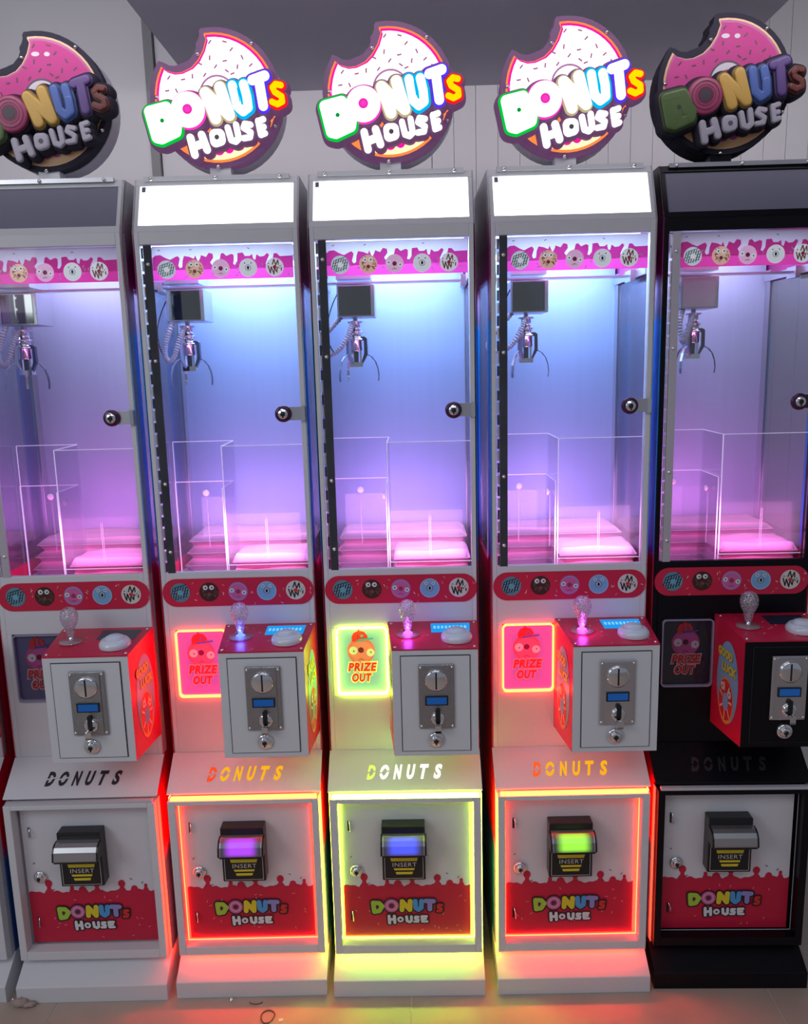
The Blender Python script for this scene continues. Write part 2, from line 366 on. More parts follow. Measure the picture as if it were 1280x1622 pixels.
# ------------------------------------------------------------------ pictures of doughnuts (flat print, one mesh each)
def donut_pic(kind, cx, cz, r, y, parent, faded=False, M=None):
    I = INK; F = faded
    mats = {1: [I['fteal'] if F else I['teal'], I['fink'] if F else I['black'], I['white'] if F else I['skylt'], I['fgrey'] if F else I['tealmid'], I['white']],
            2: [I['ftan'] if F else I['brown'], I['fbrown'] if F else I['brownl'], I['white'], I['black'], I['cream']],
            3: [I['fpink'] if F else I['pink'], I['pinkd'], I['white'], I['black'], I['fpink'] if F else I['violet']],
            4: [I['fgrey'] if F else I['blue'], I['fink'] if F else I['blued'], I['white'], I['black'], I['skylt']],
            5: [I['fgrey'] if F else I['cream'], I['fbrown'] if F else I['black'], I['white'], I['red'], I['cream']]}[kind]
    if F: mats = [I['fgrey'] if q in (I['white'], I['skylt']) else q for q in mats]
    b = B(mats, M)
    e = 0.0004
    b.fdisc(cx, cz, r, y, 0, 30)
    rnd = random.Random(kind)
    if kind == 1:
        for i in range(7):
            t = -0.78 + i * 0.26; h = math.sqrt(max(0.02, 1 - t * t)) * 0.86
            p, q = (cx + (t - 0.22 * h) * r, cz - h * r * 0.75), (cx + (t + 0.22 * h) * r, cz + h * r * 0.75)
            b.line([p, q], r * 0.16, y - e, 1); b.line([(p[0] + .05 * r, p[1]), (q[0] + .05 * r, q[1])], r * 0.06, y - 2 * e, 2)
        for i in range(5):
            t = -0.6 + i * 0.3
            b.line([(cx - math.sqrt(1 - t * t) * .8 * r, cz + (t - .15) * r), (cx + math.sqrt(1 - t * t) * .8 * r, cz + (t + .25) * r)], r * 0.06, y - 2 * e, 1)
        b.fdisc(cx, cz, r * 0.3, y - 3 * e, 3)
    elif kind == 2:
        for i in range(26):
            a = rnd.uniform(0, 6.28); q = rnd.uniform(0.35, 0.85) * r
            b.dash(cx + q * math.cos(a), cz + q * math.sin(a), rnd.uniform(0, 3.1), r * 0.3, r * 0.06, y - e, 1)
        b.fdisc(cx, cz - .25 * r, r * .2, y - 1.5 * e, 1)
        for dx in (-0.36, 0.28):
            b.fdisc(cx + dx * r, cz + 0.48 * r, r * 0.25, y - 2 * e, 2); b.fdisc(cx + (dx + .03) * r, cz + 0.47 * r, r * 0.09, y - 3 * e, 3)
    elif kind == 3:
        b.fring(cx, cz, r * .8, r * .93, y - e * .5, 4)
        b.fdisc(cx, cz, r * 0.24, y - e, 1)
        for dx, dz in ((-0.62, 0.12), (0.62, -0.12)):
            b.fdisc(cx + dx * r, cz + dz * r, r * 0.24, y - 2 * e, 2); b.fdisc(cx + dx * r, cz + dz * r, r * 0.08, y - 3 * e, 3)
        b.line([(cx - .25 * r, cz - .6 * r), (cx, cz - .5 * r), (cx + .2 * r, cz - .6 * r)], r * .06, y - e, 1)
    elif kind == 4:
        b.fring(cx, cz, r * .9, r, y - e * .5, 4)
        for dx in (-0.36, 0.36):
            b.fdisc(cx + dx * r, cz + 0.5 * r, r * 0.17, y - e, 2); b.fdisc(cx + dx * r, cz + 0.5 * r, r * 0.07, y - 2 * e, 3)
        b.fdisc(cx, cz, r * 0.2, y - e, 2, rz=r * .28); b.fdisc(cx, cz, r * 0.13, y - 2 * e, 3, rz=r * .2)
        b.fring(cx, cz, r * .28, r * .33, y - e, 1)
    else:
        zz = [(-.72, .15), (-.5, -.62), (-.38, .05), (-.12, -.75), (-.02, -.1), (.22, -.55), (.3, .0)]
        b.line([(cx + a * r, cz + c * r) for a, c in zz], r * .12, y - e, 1)
        zz = [(-.25, .3), (-.05, .85), (.12, .2), (.38, .75), (.48, -.1), (.75, .25), (.72, -.35)]
        b.line([(cx + a * r, cz + c * r) for a, c in zz], r * .12, y - e, 1)
        b.fdisc(cx, cz, r * 0.2, y - 2 * e, 3)
        for dx, dz in ((-0.66, 0.38), (0.62, 0.12)):
            b.fdisc(cx + dx * r, cz + dz * r, r * 0.2, y - 3 * e, 2); b.fdisc(cx + dx * r, cz + dz * r, r * 0.07, y - 4 * e, 1)
    return b.build('doughnut_picture', parent)

def ellipse(cx, cz, a, b, n=28, a0=0, a1=2 * math.pi):
    return [(cx + a * math.cos(a0 + (a1 - a0) * i / n), cz + b * math.sin(a0 + (a1 - a0) * i / n)) for i in range(n)]
def rrect(x0, x1, z0, z1, r, n=6):
    p = []
    for cx, cz, s in ((x1 - r, z1 - r, 0), (x0 + r, z1 - r, 1), (x0 + r, z0 + r, 2), (x1 - r, z0 + r, 3)):
        for i in range(n + 1):
            a = math.pi / 2 * (s + i / n); p.append((cx + r * math.cos(a), cz + r * math.sin(a)))
    return p

# sign artwork, in drawing units; the letters share it with the small door logo
def su(u, v):
    return (0.000298 * (u - 564 - 0.0264 * (v - 50)), 2.0899 - 0.000284 * (v - 50) - 0.0000087 * (u - 480))
LET = {  # letter: (strokes, radius)
 'D': ([[(150, 630), (262, 600), (330, 700), (322, 765), (222, 812), (192, 805), (150, 630)], [(205, 650), (235, 760)], [(255, 640), (290, 720)]], 46),
 'N': ([[(532, 500), (596, 672)], [(532, 500), (690, 648)], [(632, 462), (690, 648)]], 42),
 'U': ([[(716, 448), (746, 590), (784, 624), (820, 596), (812, 520), (792, 440)]], 40),
 'T': ([[(852, 412), (936, 382)], [(895, 400), (922, 585)]], 40),
 'S': ([[(1045, 445), (1010, 438), (988, 462), (1002, 492), (1048, 520), (1052, 556), (1018, 574), (982, 558)]], 27)}
HOUSE = [([[(412, 798), (438, 916)], [(490, 778), (524, 880)], [(430, 862), (508, 832)]], 26),
         ([[(580, 778), (612, 776), (616, 812), (585, 822)]], 38),
         ([[(670, 728), (692, 812), (722, 822), (744, 800), (728, 708)]], 21),
         ([[(828, 706), (788, 700), (778, 728), (828, 758), (822, 792), (778, 800)]], 19),
         ([[(878, 680), (896, 776)], [(878, 682), (916, 668)], [(886, 728), (918, 720)], [(896, 776), (926, 764)]], 19)]

def scale_strokes(strokes, f): return [[f(*p) for p in s] for s in strokes]

RIM = pm('sign_rim_black', (0.02, 0.018, 0.035), 0.8)
def sign(cfg, root):
    lit = cfg['lit']; yb, yf = 0.115, 0.085
    dx = cfg.get('sign_dx', 0.0)
    f = lambda u, v: (su(u, v)[0] + dx, su(u, v)[1])
    f2 = lambda u, v: ((f(u, v)[0] - dx) * 1.008 + dx, 1.40 + (f(u, v)[1] - 1.40) * .986)
    # outline of the bitten ring: circle about (0,1.953)
    C0 = (0.0 + dx, 1.9535)
    def outline(R, corners, bite, n=40):
        a0 = math.atan2(corners[0][1] - C0[1], corners[0][0] - C0[0]); a1 = math.atan2(corners[1][1] - C0[1], corners[1][0] - C0[0])
        if a1 > a0: a1 -= 0
        pts = []
        # clockwise from first corner (top) round the right, bottom, left to the second corner
        a1c = a1 - 2 * math.pi if a1 > a0 else a1
        for i in range(n + 1):
            a = a0 + (a1c - a0) * i / n; pts.append((C0[0] + R * math.cos(a), C0[1] + R * math.sin(a)))
        return pts + bite
    bite_o = [f(*p) for p in [(222, 285), (262, 305), (300, 308), (345, 292), (400, 268), (440, 222), (452, 190), (450, 160), (468, 130), (478, 100), (476, 75)]]
    po = outline(0.1365, (f(486, 48), f(212, 290)), bite_o)
    bite_i = [f(*p) for p in [(238, 340), (300, 356), (350, 350), (415, 318), (462, 268), (500, 200), (522, 130), (508, 100)]]
    pi_ = outline(0.1260, (f(512, 92), f(234, 330)), bite_i)
    rimm = pm('sign_rim_' + ('lit' if lit else 'dark'), (0.055, 0.035, 0.065) if lit else (0.016, 0.014, 0.032), 0.8,
              emit=(0.10, 0.035, 0.10) if lit else None, es=1.0)  # lit copy: paler, emission stands in for backlight leaking through the rim
    hub = B([rimm]).prism(po, yf, yb, 0).build('sign', root, label=('glowing round doughnut sign with bubble lettering' if lit else 'unlit round doughnut sign with dark bubble lettering'))
    B([pm('sign_back_plate', (0.55, 0.52, 0.60), 0.4) if cfg['paint'] == 'white' else RIM]).prism([(C0[0] + .002 + (a - C0[0]) * .995, C0[1] - .002 + (q - C0[1]) * .995) for a, q in po], 0.1152, 0.160, 0).build('sign_back_plate', hub)
    dough = em('dough_lit', (1.0, 0.22, 0.05), 1.3) if lit else pm('dough_print', (0.62, 0.34, 0.16), 0.35)
    pink = em('icing_lit', (1.0, 0.72, 0.98), 1.9) if lit else pm('icing_print', (0.50, 0.05, 0.24), 0.75, noise=.08, nscale=12)
    edge = em('icing_edge_lit', (1.0, 0.01, 0.38), 1.0) if lit else pm('icing_edge', (0.36, 0.04, 0.2), 0.4)
    spr = em('sprinkle_lit', (0.40, 0.14, 0.24), 0.9) if lit else pm('sprinkle_dark', (0.09, 0.01, 0.05), 0.5)
    ring = pm('ring_dark_' + ('lit' if lit else 'off'), (0.05, 0.02, 0.06), 0.4, emit=(0.4, 0.12, 0.30) if lit else None, es=0.8)
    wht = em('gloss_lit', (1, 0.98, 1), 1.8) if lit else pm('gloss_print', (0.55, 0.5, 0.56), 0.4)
    d = B([dough, pink, edge, spr, ring, wht, em('dough_glow', (1.0, 0.80, 0.42), 1.5) if lit else dough])
    y = yf - 0.0008
    d.flat(pi_[::-1], y, 0)
    # icing: pulled in from the rim, with magenta border
    def shrink(P, k, c=C0): return [(c[0] + (a - c[0]) * k, c[1] + (b - c[1]) * k) for a, b in P]
    n = len(pi_)
    ic = outline(0.1220, (f(522, 108), f(246, 342)), [f(*p) for p in [(244, 344), (300, 360), (352, 354), (420, 322), (468, 272), (506, 204), (527, 134), (520, 110)]], 40)
    # lower edge of the icing is wavy: keep only the upper part, the dough shows under it
    up = [p for p in ic if p[1] > 1.905]
    d.flat(up[::-1], y - .0005, 2)
    ic2 = outline(0.1172, (f(533, 118), f(252, 352)), [f(*p) for p in [(252, 356), (300, 370), (356, 364), (430, 330), (478, 282), (516, 212), (538, 140), (531, 120)]], 40)
    d.flat([p for p in ic2 if p[1] > 1.905][::-1], y - .001, 1)
    d.flat([(C0[0] + .1205 * math.cos(a), C0[1] + .1205 * math.sin(a)) for a in [math.radians(-118 + 4 * i) for i in range(17)]] + [f(830, 830), f(560, 890)], y - .0004, 6)
    for cx, cz, rr in ((590, 880, 40), (660, 872, 34), (735, 850, 36), (800, 820, 36)):
        p = f(cx, cz); d.fdisc(p[0], p[1], rr * .00029, y - .0008, 2, 16)
    for u, v, a in [(550, 150, 50), (652, 147, -15), (697, 198, 45), (770, 250, -65), (828, 302, 40), (546, 255, 85), (650, 275, 8), (585, 313, 50), (662, 342, -35),
                    (736, 314, 80), (478, 296, -25), (508, 370, 50), (422, 380, 88), (357, 402, 8), (258, 390, 50), (243, 479, 8), (308, 478, -65), (700, 360, 20), (870, 350, 60)]:
        p = f(u, v); d.dash(p[0], p[1], math.radians(a), 0.0092, 0.0030, y - .0016, 3)
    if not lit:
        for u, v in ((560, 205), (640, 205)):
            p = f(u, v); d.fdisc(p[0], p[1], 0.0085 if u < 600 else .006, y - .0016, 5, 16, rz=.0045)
    c = f(592, 500)
    d.fring(c[0], c[1], 0.0335, 0.0375, y - .0018, 4, 30, 0.2, math.pi)
    d.fring(c[0], c[1], 0.020, 0.0335, y - .0018, 5, 30, 0.2, math.pi)
    # pale gloss at lower right rim and left
    d.fdisc(*f(975, 640), .006, y - .0018, 0, 12)
    d.build('doughnut_face', hub)
    # raised backing under the words
    s = 0.000291
    bk = B([rimm])
    for k, (st, r) in LET.items():
        for q in scale_strokes(st, f2): bk.stroke(q, (r + 29) * s, yf, 0.054, 0, 10)
    bk.stroke([f2(410, 615)], (125 + 26) * s, yf, 0.054, 0, 18)
    for st, r in HOUSE:
        for q in scale_strokes(st, f2): bk.stroke(q, (r + 22) * s, yf, 0.062, 0, 8)
    bk.build('letter_backing', hub)
    cols = {'D': ((0.0, 0.60, 0.05), (0.75, 1.0, 0.75), (0.15, 0.26, 0.08)), 'O': ((1.0, 0.05, 0.55), (1, 0.8, 0.97), (0.46, 0.06, 0.18)),
            'N': ((0.55, 0.45, 0.25), (1, 0.97, 0.75), (0.75, 0.46, 0.10)), 'U': ((0.0, 0.50, 0.95), (0.55, 0.95, 1.0), (0.08, 0.16, 0.52)),
            'T': ((0.10, 0.04, 0.95), (0.85, 0.8, 1.0), (0.16, 0.08, 0.35)), 'S': ((1.0, 0.01, 0.02), (1.0, 0.72, 0.0), (0.22, 0.035, 0.03))}
    for k in 'DONUTS':
        ce, cc, cp = cols[k]; cp = tuple(q * {'D': .5, 'O': .7, 'N': .75, 'U': .8, 'T': .6, 'S': .6}[k] for q in cp)
        if lit:
            mts = [em('letter_border_' + k, ce, 1.0), em('letter_core_' + k, cc, 2.0 if k != 'S' else 1.1), em('letter_hole_' + k, (ce[0], ce[1] * .6, ce[2]), 0.9)]
        else:
            mts = [pm('letter_border_off_' + k, tuple(c * .35 for c in cp), 0.4), pm('letter_core_off_' + k, cp, 0.4, noise=.06, nscale=40), pm('letter_hole_off_' + k, (0.05, 0.04, 0.06), 0.4)]
        b = B(mts)
        if k == 'O':
            p = f2(410, 615)
            b.stroke([p], 128 * s, 0.056, 0.048, 0, 18); b.stroke([p], (118 if lit else 121) * s, 0.05, 0.044, 1, 18)
            b.fdisc(p[0], p[1], (34 if lit else 56) * s, 0.0438, 2 if lit else 0, 24)
            b.fdisc(p[0], p[1], (20 if lit else 36) * s, 0.0434, 0 if lit else 2, 24)
            if not lit: b.fring(p[0], p[1], 66 * s, 70 * s, 0.0436, 0, 24); b.fring(p[0], p[1], 92 * s, 96 * s, 0.0436, 0, 24)
        else:
            st, r = LET[k]
            for q in scale_strokes(st, f2):
                b.stroke(q, (r + 8) * s, 0.056, 0.050, 0, 9)
                b.stroke(q, (r - ({'D': 8, 'U': 9, 'T': 7, 'N': 4, 'S': 7}[k])) * s, 0.051, 0.045, 1, 9)
            if k == 'D': p = f2(236, 694); b.fdisc(p[0], p[1], 15 * s, 0.0442, 2, 8)
            if k == 'U': b.line([f2(752, 470), f2(768, 560)], 7 * s, 0.0445, 0)
        b.build('letter', hub)
    wm = em('house_letter_lit', (1, 1, 1), 1.7) if lit else pm('house_letter_off', (0.42, 0.40, 0.48), 0.4)
    hole = pm('house_hole', (0.10, 0.09, 0.11), 0.5)
    for k, (st, r) in enumerate(HOUSE):
        b = B([wm, hole])
        for q in scale_strokes(st, f2): b.stroke(q, r * s, 0.060, 0.052, 0, 8, closed=(k == 1))
        if k == 1: p = f2(598, 798); b.stroke([p], 38 * s, .06, .052, 0, 10); b.fdisc(p[0], p[1], 17 * s, 0.0515, 1, 14)
        b.build('letter', hub)
    for u, v in ((462, 228), (838, 155), (166, 524), (985, 715), (578, 998)):
        p = f(u, v); B([CHROME]).lathe([(0.0001, -0.005), (0.003, -0.0045), (0.0044, -0.002), (0.0046, 0)], (p[0], yf - .0005, p[1]), 'y', 0, 12).build('screw', hub)
    B([WHITE if cfg['paint'] == 'white' else BLACKP]).box(-0.022 + dx, 0.022 + dx, 0.088, 0.118, 1.786, 1.83).build('sign_post', hub)

# small printed logo on the lower door
def logo(parent, y):
    X0, X1, Z0, Z1 = -0.0872, 0.0818, 0.1336, 0.2072
    I = INK
    b = B([I['black'], I['green'], I['pink'], I['yellow'], I['sky'], I['violet'], I['red'], I['white'], I['dot'], I['cream']])
    e = 0.0004
    def put(fn, grow, mat, yy):
        fn(grow, mat, yy)
    def cap(pts, r, mat, yy):
        for (a, c), (d, g) in zip(pts, pts[1:]):
            b.dash((a + d) / 2, (c + g) / 2, math.atan2(g - c, d - a), math.hypot(d - a, g - c), 2 * r, yy, mat)
        for p in pts: b.fdisc(p[0], p[1], r, yy, mat, 14)
    z1, z2 = 0.200, 0.172
    big = [([(-0.079, .196), (-.066, .195), (-.059, .187), (-.066, .175), (-.077, .173), (-.079, .196)], .0055, 1),
           ([(-.014, .177), (-.013, .199), (.004, .177), (.005, .199)], .0056, 3),
           ([(.0165, .199), (.0175, .182), (.0235, .177), (.030, .182), (.031, .199)], .0056, 4),
           ([(.0405, .199), (.058, .198), (.0495, .198), (.0495, .178)], .0056, 5),
           ([(.077, .188), (.070, .188), (.069, .182), (.076, .179), (.075, .173), (.067, .173)], .0035, 6)]
    hs = [([(-.044, .162), (-.043, .144)], .0035), ([(-.032, .162), (-.031, .145)], .0035), ([(-.044, .153), (-.031, .154)], .0035), ([(-.018, .153)], .0075),
          ([(-.004, .160), (-.003, .149), (.003, .146), (.007, .149), (.007, .160)], .0033), ([(.023, .159), (.016, .159), (.016, .154), (.023, .152), (.022, .147), (.014, .147)], .003),
          ([(.031, .160), (.032, .147)], .0032), ([(.031, .160), (.042, .160)], .003), ([(.031, .153), (.040, .154)], .003), ([(.032, .147), (.043, .147)], .003)]
    for p, r, m in big: cap(p, r + .0034, 0, y)
    b.fdisc(-.0375, .188, .0195, y, 0, 24)
    for p, r in hs: cap(p, r + .0030, 0, y - e * .5)
    for p, r, m in big: cap(p, r, m, y - e)
    b.fdisc(-.0375, .188, .0165, y - e * 1.2, 2, 24); b.fring(-.0375, .188, .0105, .0117, y - e * 1.4, 9, 20); b.fdisc(-.0375, .188, .0062, y - e * 1.4, 8, 16)
    b.fdisc(-.071, .185, .003, y - e * 1.3, 8, 10)
    for p, r in hs: cap(p, r, 7, y - e * 1.5)
    b.fdisc(-.018, .153, .0028, y - e * 2, 8, 10)
    b.build('logo_print', parent)

def sheet_pink_drips(b, x0, x1, ztop, zbot, y, mat, drips, up=True):
    """flat print whose upper edge carries splashes (x, half width, height)"""
    n = 150; pts = []
    for i in range(n + 1):
        x = x0 + (x1 - x0) * i / n
        h = 0.0022 * math.sin(x * 130) + 0.0012 * math.sin(x * 310 + 1)
        pts.append((x, ztop + h))
    b.flat([(x0, zbot), (x1, zbot)] + pts[::-1], y, mat)
    for (dx, hw, hh, bulb) in drips:
        b.flat([(dx - hw * 2.2, ztop - .006), (dx + hw * 2.2, ztop - .006), (dx + hw * 1.3, ztop + .003), (dx + hw * .75, ztop + .008), (dx + hw * .75, ztop + hh), (dx - hw * .75, ztop + hh), (dx - hw * .75, ztop + .008), (dx - hw * 1.3, ztop + .003)], y - .0001, mat)
        b.fdisc(dx, ztop + hh, hw * bulb, y - .0002, mat, 14, rz=hw * bulb * 1.15)

def helix_hose(path, n=150):
    P = [Vector(p) for p in path]
    def cr(t):
        m = len(P) - 1; u = min(t * m, m - 1e-6); i = int(u); f = u - i
        a, b, c, d = P[max(i - 1, 0)], P[i], P[i + 1], P[min(i + 2, m)]
        return 0.5 * ((2 * b) + (c - a) * f + (2 * a - 5 * b + 4 * c - d) * f * f + (-a + 3 * b - 3 * c + d) * f ** 3)
    return [tuple(cr(k / n)) for k in range(n + 1)]

# ------------------------------------------------------------------ one crane machine
W, D = 0.17, 0.37
def machine(cfg):
    lit = cfg['lit']; white = cfg['paint'] == 'white'
    P = WHITE if white else BLACKP
    root = empty('crane_machine', (cfg['x'], cfg['y'], 0), cfg['r'])
    tag(root, cfg['label'], 'crane machine', 'row of slim prize crane machines')
    SG = side_graphic('side_wrap_' + cfg['paint'], (0.66, 0.65, 0.69) if white else (0.05, 0.045, 0.06))
    glow = cfg.get('glow'); gs = cfg.get('gs', 1.0)
    LED = em('led_%s' % cfg['id'], glow, gs) if lit else pm('led_off_strip', (0.55, 0.55, 0.6), 0.4)
    rp = random.Random(cfg['id'])
    # ---- foot and lower cabinet
    foot = [(-.1146, 0), (-.1146, .0394), (-.050, .081), (.02, .081), (.02, 0)]
    B(P).prism(foot, -W, W, 0, 'x').build('foot', root, .0015)
    B([P]).box(-W + .004, W - .004, -.046, -.040, .081, .49).box(-W + .004, W - .004, -.040, .0, .081, .095).build('lower_front', root)
    SL = lambda x, h, n: (x, -.072 + h * .072 - n * .62, .4805 + h * .0605 + n * .78)   # slanted apron, h 0..1
    b = B(P, SL); b.box(-W, W, 0, 1, -.003, 0) if False else None
    b = B(P).prism([(-.0735, .4795), (-.0735, .4765), (.003, .535), (.003, .541), (0, .541)], -W, W, 0, 'x')
    ap = b.build('slanted_apron', root, .001)
    tm = {'off': pm('cut_out_shadow', (0.02, 0.015, 0.02), 0.7)}
    if lit: mt = em('apron_letters_' + cfg['id'], cfg['letters'], cfg.get('lets', 1.5))
    else: mt = tm['off'] if white else pm('apron_letter_black', (0.03, 0.026, 0.034), 0.25)
    c = lambda x, h, n: (x, -.0735 + .0735 * h - n * .64, .4795 + .0615 * h + n * .77)
    b = B([mt, P, (em('apron_first_' + cfg['id'], cfg['letter1'], 1.0) if lit else mt)], c)
    letters = 'DONUTS'; x = -.0853; wl_ = .020
    for i, ch in enumerate(letters):
        xa = -.0853 + i * .0298
        b.M = c
        vs, fs = text_geo(ch, 0.32, 0.05, 1.0)
        wd = .0205
        b.add([(xa + a * wd, 0.27 + q * 0.35, 0.0006) for a, q in vs], fs, 2 if i == 0 else 0)
        if i < 2:  # stencil bridges
            b.add([(xa - .002, .40, .0010), (xa + .0245, .46, .0010), (xa + .0245, .495, .0010), (xa - .002, .435, .0010)], [(0, 1, 2, 3)], 1)
    b.build('lettering', ap)
    # ---- proud frame round the lower door, with LED tubes behind it
    fx, ft, fb = .1664, .4676, .0857
    b = B(P); y0, y1 = -.0855, -.0595
    b.box(-fx, -.1505, y0, y1, fb, ft).box(.1505, fx, y0, y1, fb, ft).box(-.1505, .1505, y0, y1, .4570, ft).box(-.1505, .1505, y0, y1, fb, .1065)
    b.build('door_frame', root, .0012)
    def loop(x, zl, zh, y): return [(-x, y, zl), (x, y, zl), (x, y, zh), (-x, y, zh)]
    B(LED).box(-.1600, .1620, -.0845, -.0740, .4679, .4740).box(-.156, .156, -.0790, -.0720, .0834, .0855).box(-.1686, -.1670, -.068, -.052, .084, .468).box(.1670, .1686, -.068, -.052, .084, .468).build('led_strip', root)
    B(LED).box(-.150, .150, -.0600, -.0588, .1066, .1078).box(-.150, .150, -.0600, -.0588, .4558, .4569).box(-.1504, -.1495, -.0602, -.0586, .108, .455).box(.1495, .1504, -.0602, -.0586, .108, .455).build('led_strip', root)
    # ---- lower door
    door = B([P, GROOVE]).box(-.1455, .1425, -.056, -.052, .110, .4465).build('lower_door', root)
    DW = pm('door_sticker_white', (0.70, 0.69, 0.74), 0.4)
    b = B([DW, REDD, INK['black'], INK['sprink']])
    yy = -.0566
    b.flat([(-.145, .1105), (.142, .1105), (.142, .446), (-.145, .446)], yy, 0)
    sheet_pink_drips(b, -.145, .142, .2385, .1105, yy - .0004, 1, [(-.098, .0062, .021, 1.35), (-.046, .0042, .009, 1.1), (.011, .0052, .016, 1.35), (.068, .0058, .017, 1.4), (.122, .004, .011, 1.0), (.096, .006, .003, 1.3), (-.022, .007, .002, 1.3)])
    for sx, sz, a in ((-.126, .311, .8), (.090, .2665, -.5), (.115, .257, 1.0), (.027, .2535, .2), (-.088, .2435, .5)):
        b.dash(sx, sz, a, .006, .0016, yy - .0008, 2)
    for k in range(20):
        b.dash(rp.uniform(-.125, .13), rp.uniform(.120, .228), rp.uniform(0, 3.1), .0062, .0013, yy - .0010, 3)
    b.build('sticker', door)
    logo(door, yy - .0022)
    for zz in (.3874, .1639):
        h = B([GROOVE, CHROME]).box(-.131, -.127, -.0580, -.0566, zz - .012, zz + .012, 0)
        h.tube([(-.127, -.058, zz + .011), (-.1245, -.066, zz + .004), (-.1245, -.066, zz - .008), (-.1265, -.058, zz - .012)], .0011, 1, 6)
        h.build('hinge_slot', door)
    def lock(x, y, z, r, nm, par, rim=CHROME):
        b = B([rim, CHROME, BLACK])
        b.lathe([(r, 0), (r, -.004), (r * .86, -.0065), (r * .62, -.0065)], (x, y, z), 'y', 0, 22)
        b.lathe([(r * .60, -.005), (r * .60, -.0105), (r * .52, -.0118), (.0001, -.0118)], (x, y, z), 'y', 1, 20)
        b.lathe([(r * .30, -.0119), (r * .30, -.0125), (.0001, -.0125)], (x, y, z), 'y', 2, 14)
        b.box(x - r * .08, x + r * .08, y - .0128, y - .0124, z - r * .5, z, 2)
        return b.build(nm, par)
    lock(-.114, -.0568, .278, .0145, 'lock', door)
    # ---- bill acceptor
    b = B([BLACK])
    b.box(-.054, .042, -.088, -.0568, .272, .402)
    acc = b.build('bill_acceptor', root, .002, label='black bill acceptor with curved visor')
    vm = pm('visor_metal', (0.50, 0.50, 0.52), 0.35, 0.9)
    prof = [(-.088, .386), (-.100, .385), (-.109, .380), (-.115, .371), (-.118, .356), (-.118, .351), (-.106, .351), (-.088, .353)]
    B([BLACK]).prism([(a, z - .0008) for a, z in prof], -.0555, -.0515, 0, 'x').build('visor_side', acc)
    B([BLACK]).prism([(a, z - .0008) for a, z in prof], .0410, .0450, 0, 'x').build('visor_side', acc)
    b = B([vm, BLACK]).prism(prof, -.0515, .0410, 0, 'x')
    b.box(-.0515, .0410, -.119, -.090, .3478, .3511, 1)
    b.build('visor', acc, label='curved silver visor')
    if lit:
        lm = bpy.data.materials.new('visor_light'); lm = visor_mat(cfg['bill'], cfg['id'])
        pv = [(-.1012, .3857), (-.1100, .3806), (-.1160, .3713), (-.1190, .3560), (-.1191, .3515)]
        vs = [(x_, y_ - .0006, z_ + .0006) for (y_, z_) in pv for x_ in (-.048, .038)]
        B([lm]).add(vs, [(2 * i, 2 * i + 1, 2 * i + 3, 2 * i + 2) for i in range(4)]).build('visor_light', acc)
    b = B([INK['black'], INK['yellow'], INK['cream']])
    yl = -.0886; b.flat([(-.050, .275), (.038, .275), (.038, .346), (-.050, .346)], yl, 0)
    for p, q in (((-.0485, .277), (.0365, .277)), ((-.0485, .277), (-.0485, .345)), ((.0365, .277), (.0365, .345))): b.line([p, q], .0009, yl - .0003, 2)
    b.flat([(-.034, .319), (.023, .319), (.025, .327), (-.036, .327)], yl - .0003, 1)
    b.flat([(-.027, .297), (.016, .297), (.018, .302), (-.029, .302)], yl - .0003, 1)
    b.flat([(-.023, .287), (.012, .287), (.014, .293), (-.025, .293)], yl - .0003, 1)
    b.text('INSERT', -.031, .022, .3055, .3155, yl - .0003, 2, 0, .0, 1.1)
    b.line([(-.038, .337), (.028, .337)], .0013, yl - .0003, 2); b.line([(-.030, .332), (.020, .332)], .001, yl - .0003, 2)
    b.build('label_sticker', acc)
    # ---- upright front: sheet round the prize window and the glass door
    wx0, wx1, wz0, wz1 = -.146, -.031, .6735, .832
    b = B(P)
    b.box(-W, -.157, 0, .022, .541, 1.679).box(.157, W, 0, .022, .541, 1.679).box(-.157, .157, 0, .022, 1.654, 1.679)
    b.box(-.157, .157, 0, .012, wz1, .9641).box(-.157, .157, 0, .012, .541, wz0).box(-.157, wx0, 0, .012, wz0, wz1).box(wx1, .157, 0, .012, wz0, wz1)
    b.build('front_panel', root, .0012)
    # ---- prize window
    nb = 5
    b = B([LED if lit else pm('window_bezel_off', (0.30, 0.28, 0.42) if white else (0.08, 0.075, 0.10), 0.35)])
    ro, ri = rrect(wx0 + .0005, wx1 - .0005, wz0 + .0005, wz1 - .0005, .010), rrect(wx0 + .0036, wx1 - .0036, wz0 + .0048, wz1 - .0034, .0075)
    n = len(ro)
    for yy0 in (-.0035,):
        vs = [(a, yy0, z) for a, z in ro] + [(a, yy0, z) for a, z in ri] + [(a, .004, z) for a, z in ro] + [(a, .004, z) for a, z in ri]
        fs = []
        for i in range(n):
            j = (i + 1) % n
            fs += [(i, j, n + j, n + i), (2 * n + i, 2 * n + j, j, i), (n + i, n + j, 3 * n + j, 3 * n + i), (3 * n + i, 3 * n + j, 2 * n + j, 2 * n + i)]
        b.add(vs, fs)
    pw = b.build('prize_window', root, label='rounded prize window with ' + ('glowing neon rim' if lit else 'unlit rim'))
    fc = cfg['flap']
    flapm = pm('flap_' + cfg['id'], fc[0], 0.12, emit=fc[1], es=1.0, coat=0.6)  # tint and emission stand in for LED light in the frosted flap
    B([flapm]).prism(ri, .004, .007, 0).build('flap', pw)
    ic = cfg['ink']
    im = [pm('prize_ink_%s_%d' % (cfg['id'], i), c, 0.4, emit=c if lit else None, es=0.55) for i, c in enumerate(ic)]  # LED light on the print is put into its colours and emission
    b = B(im); y = .0034; e = .0003     # 0 body 1 eye 2 red 3 outline 4 dark 5 brim
    cx, cz, r = -.0914, .7755, .031
    b.fdisc(cx, cz, r, y, 0, 32); b.fdisc(cx + .002, cz - .002, r * .82, y - e * .4, 6, 30)
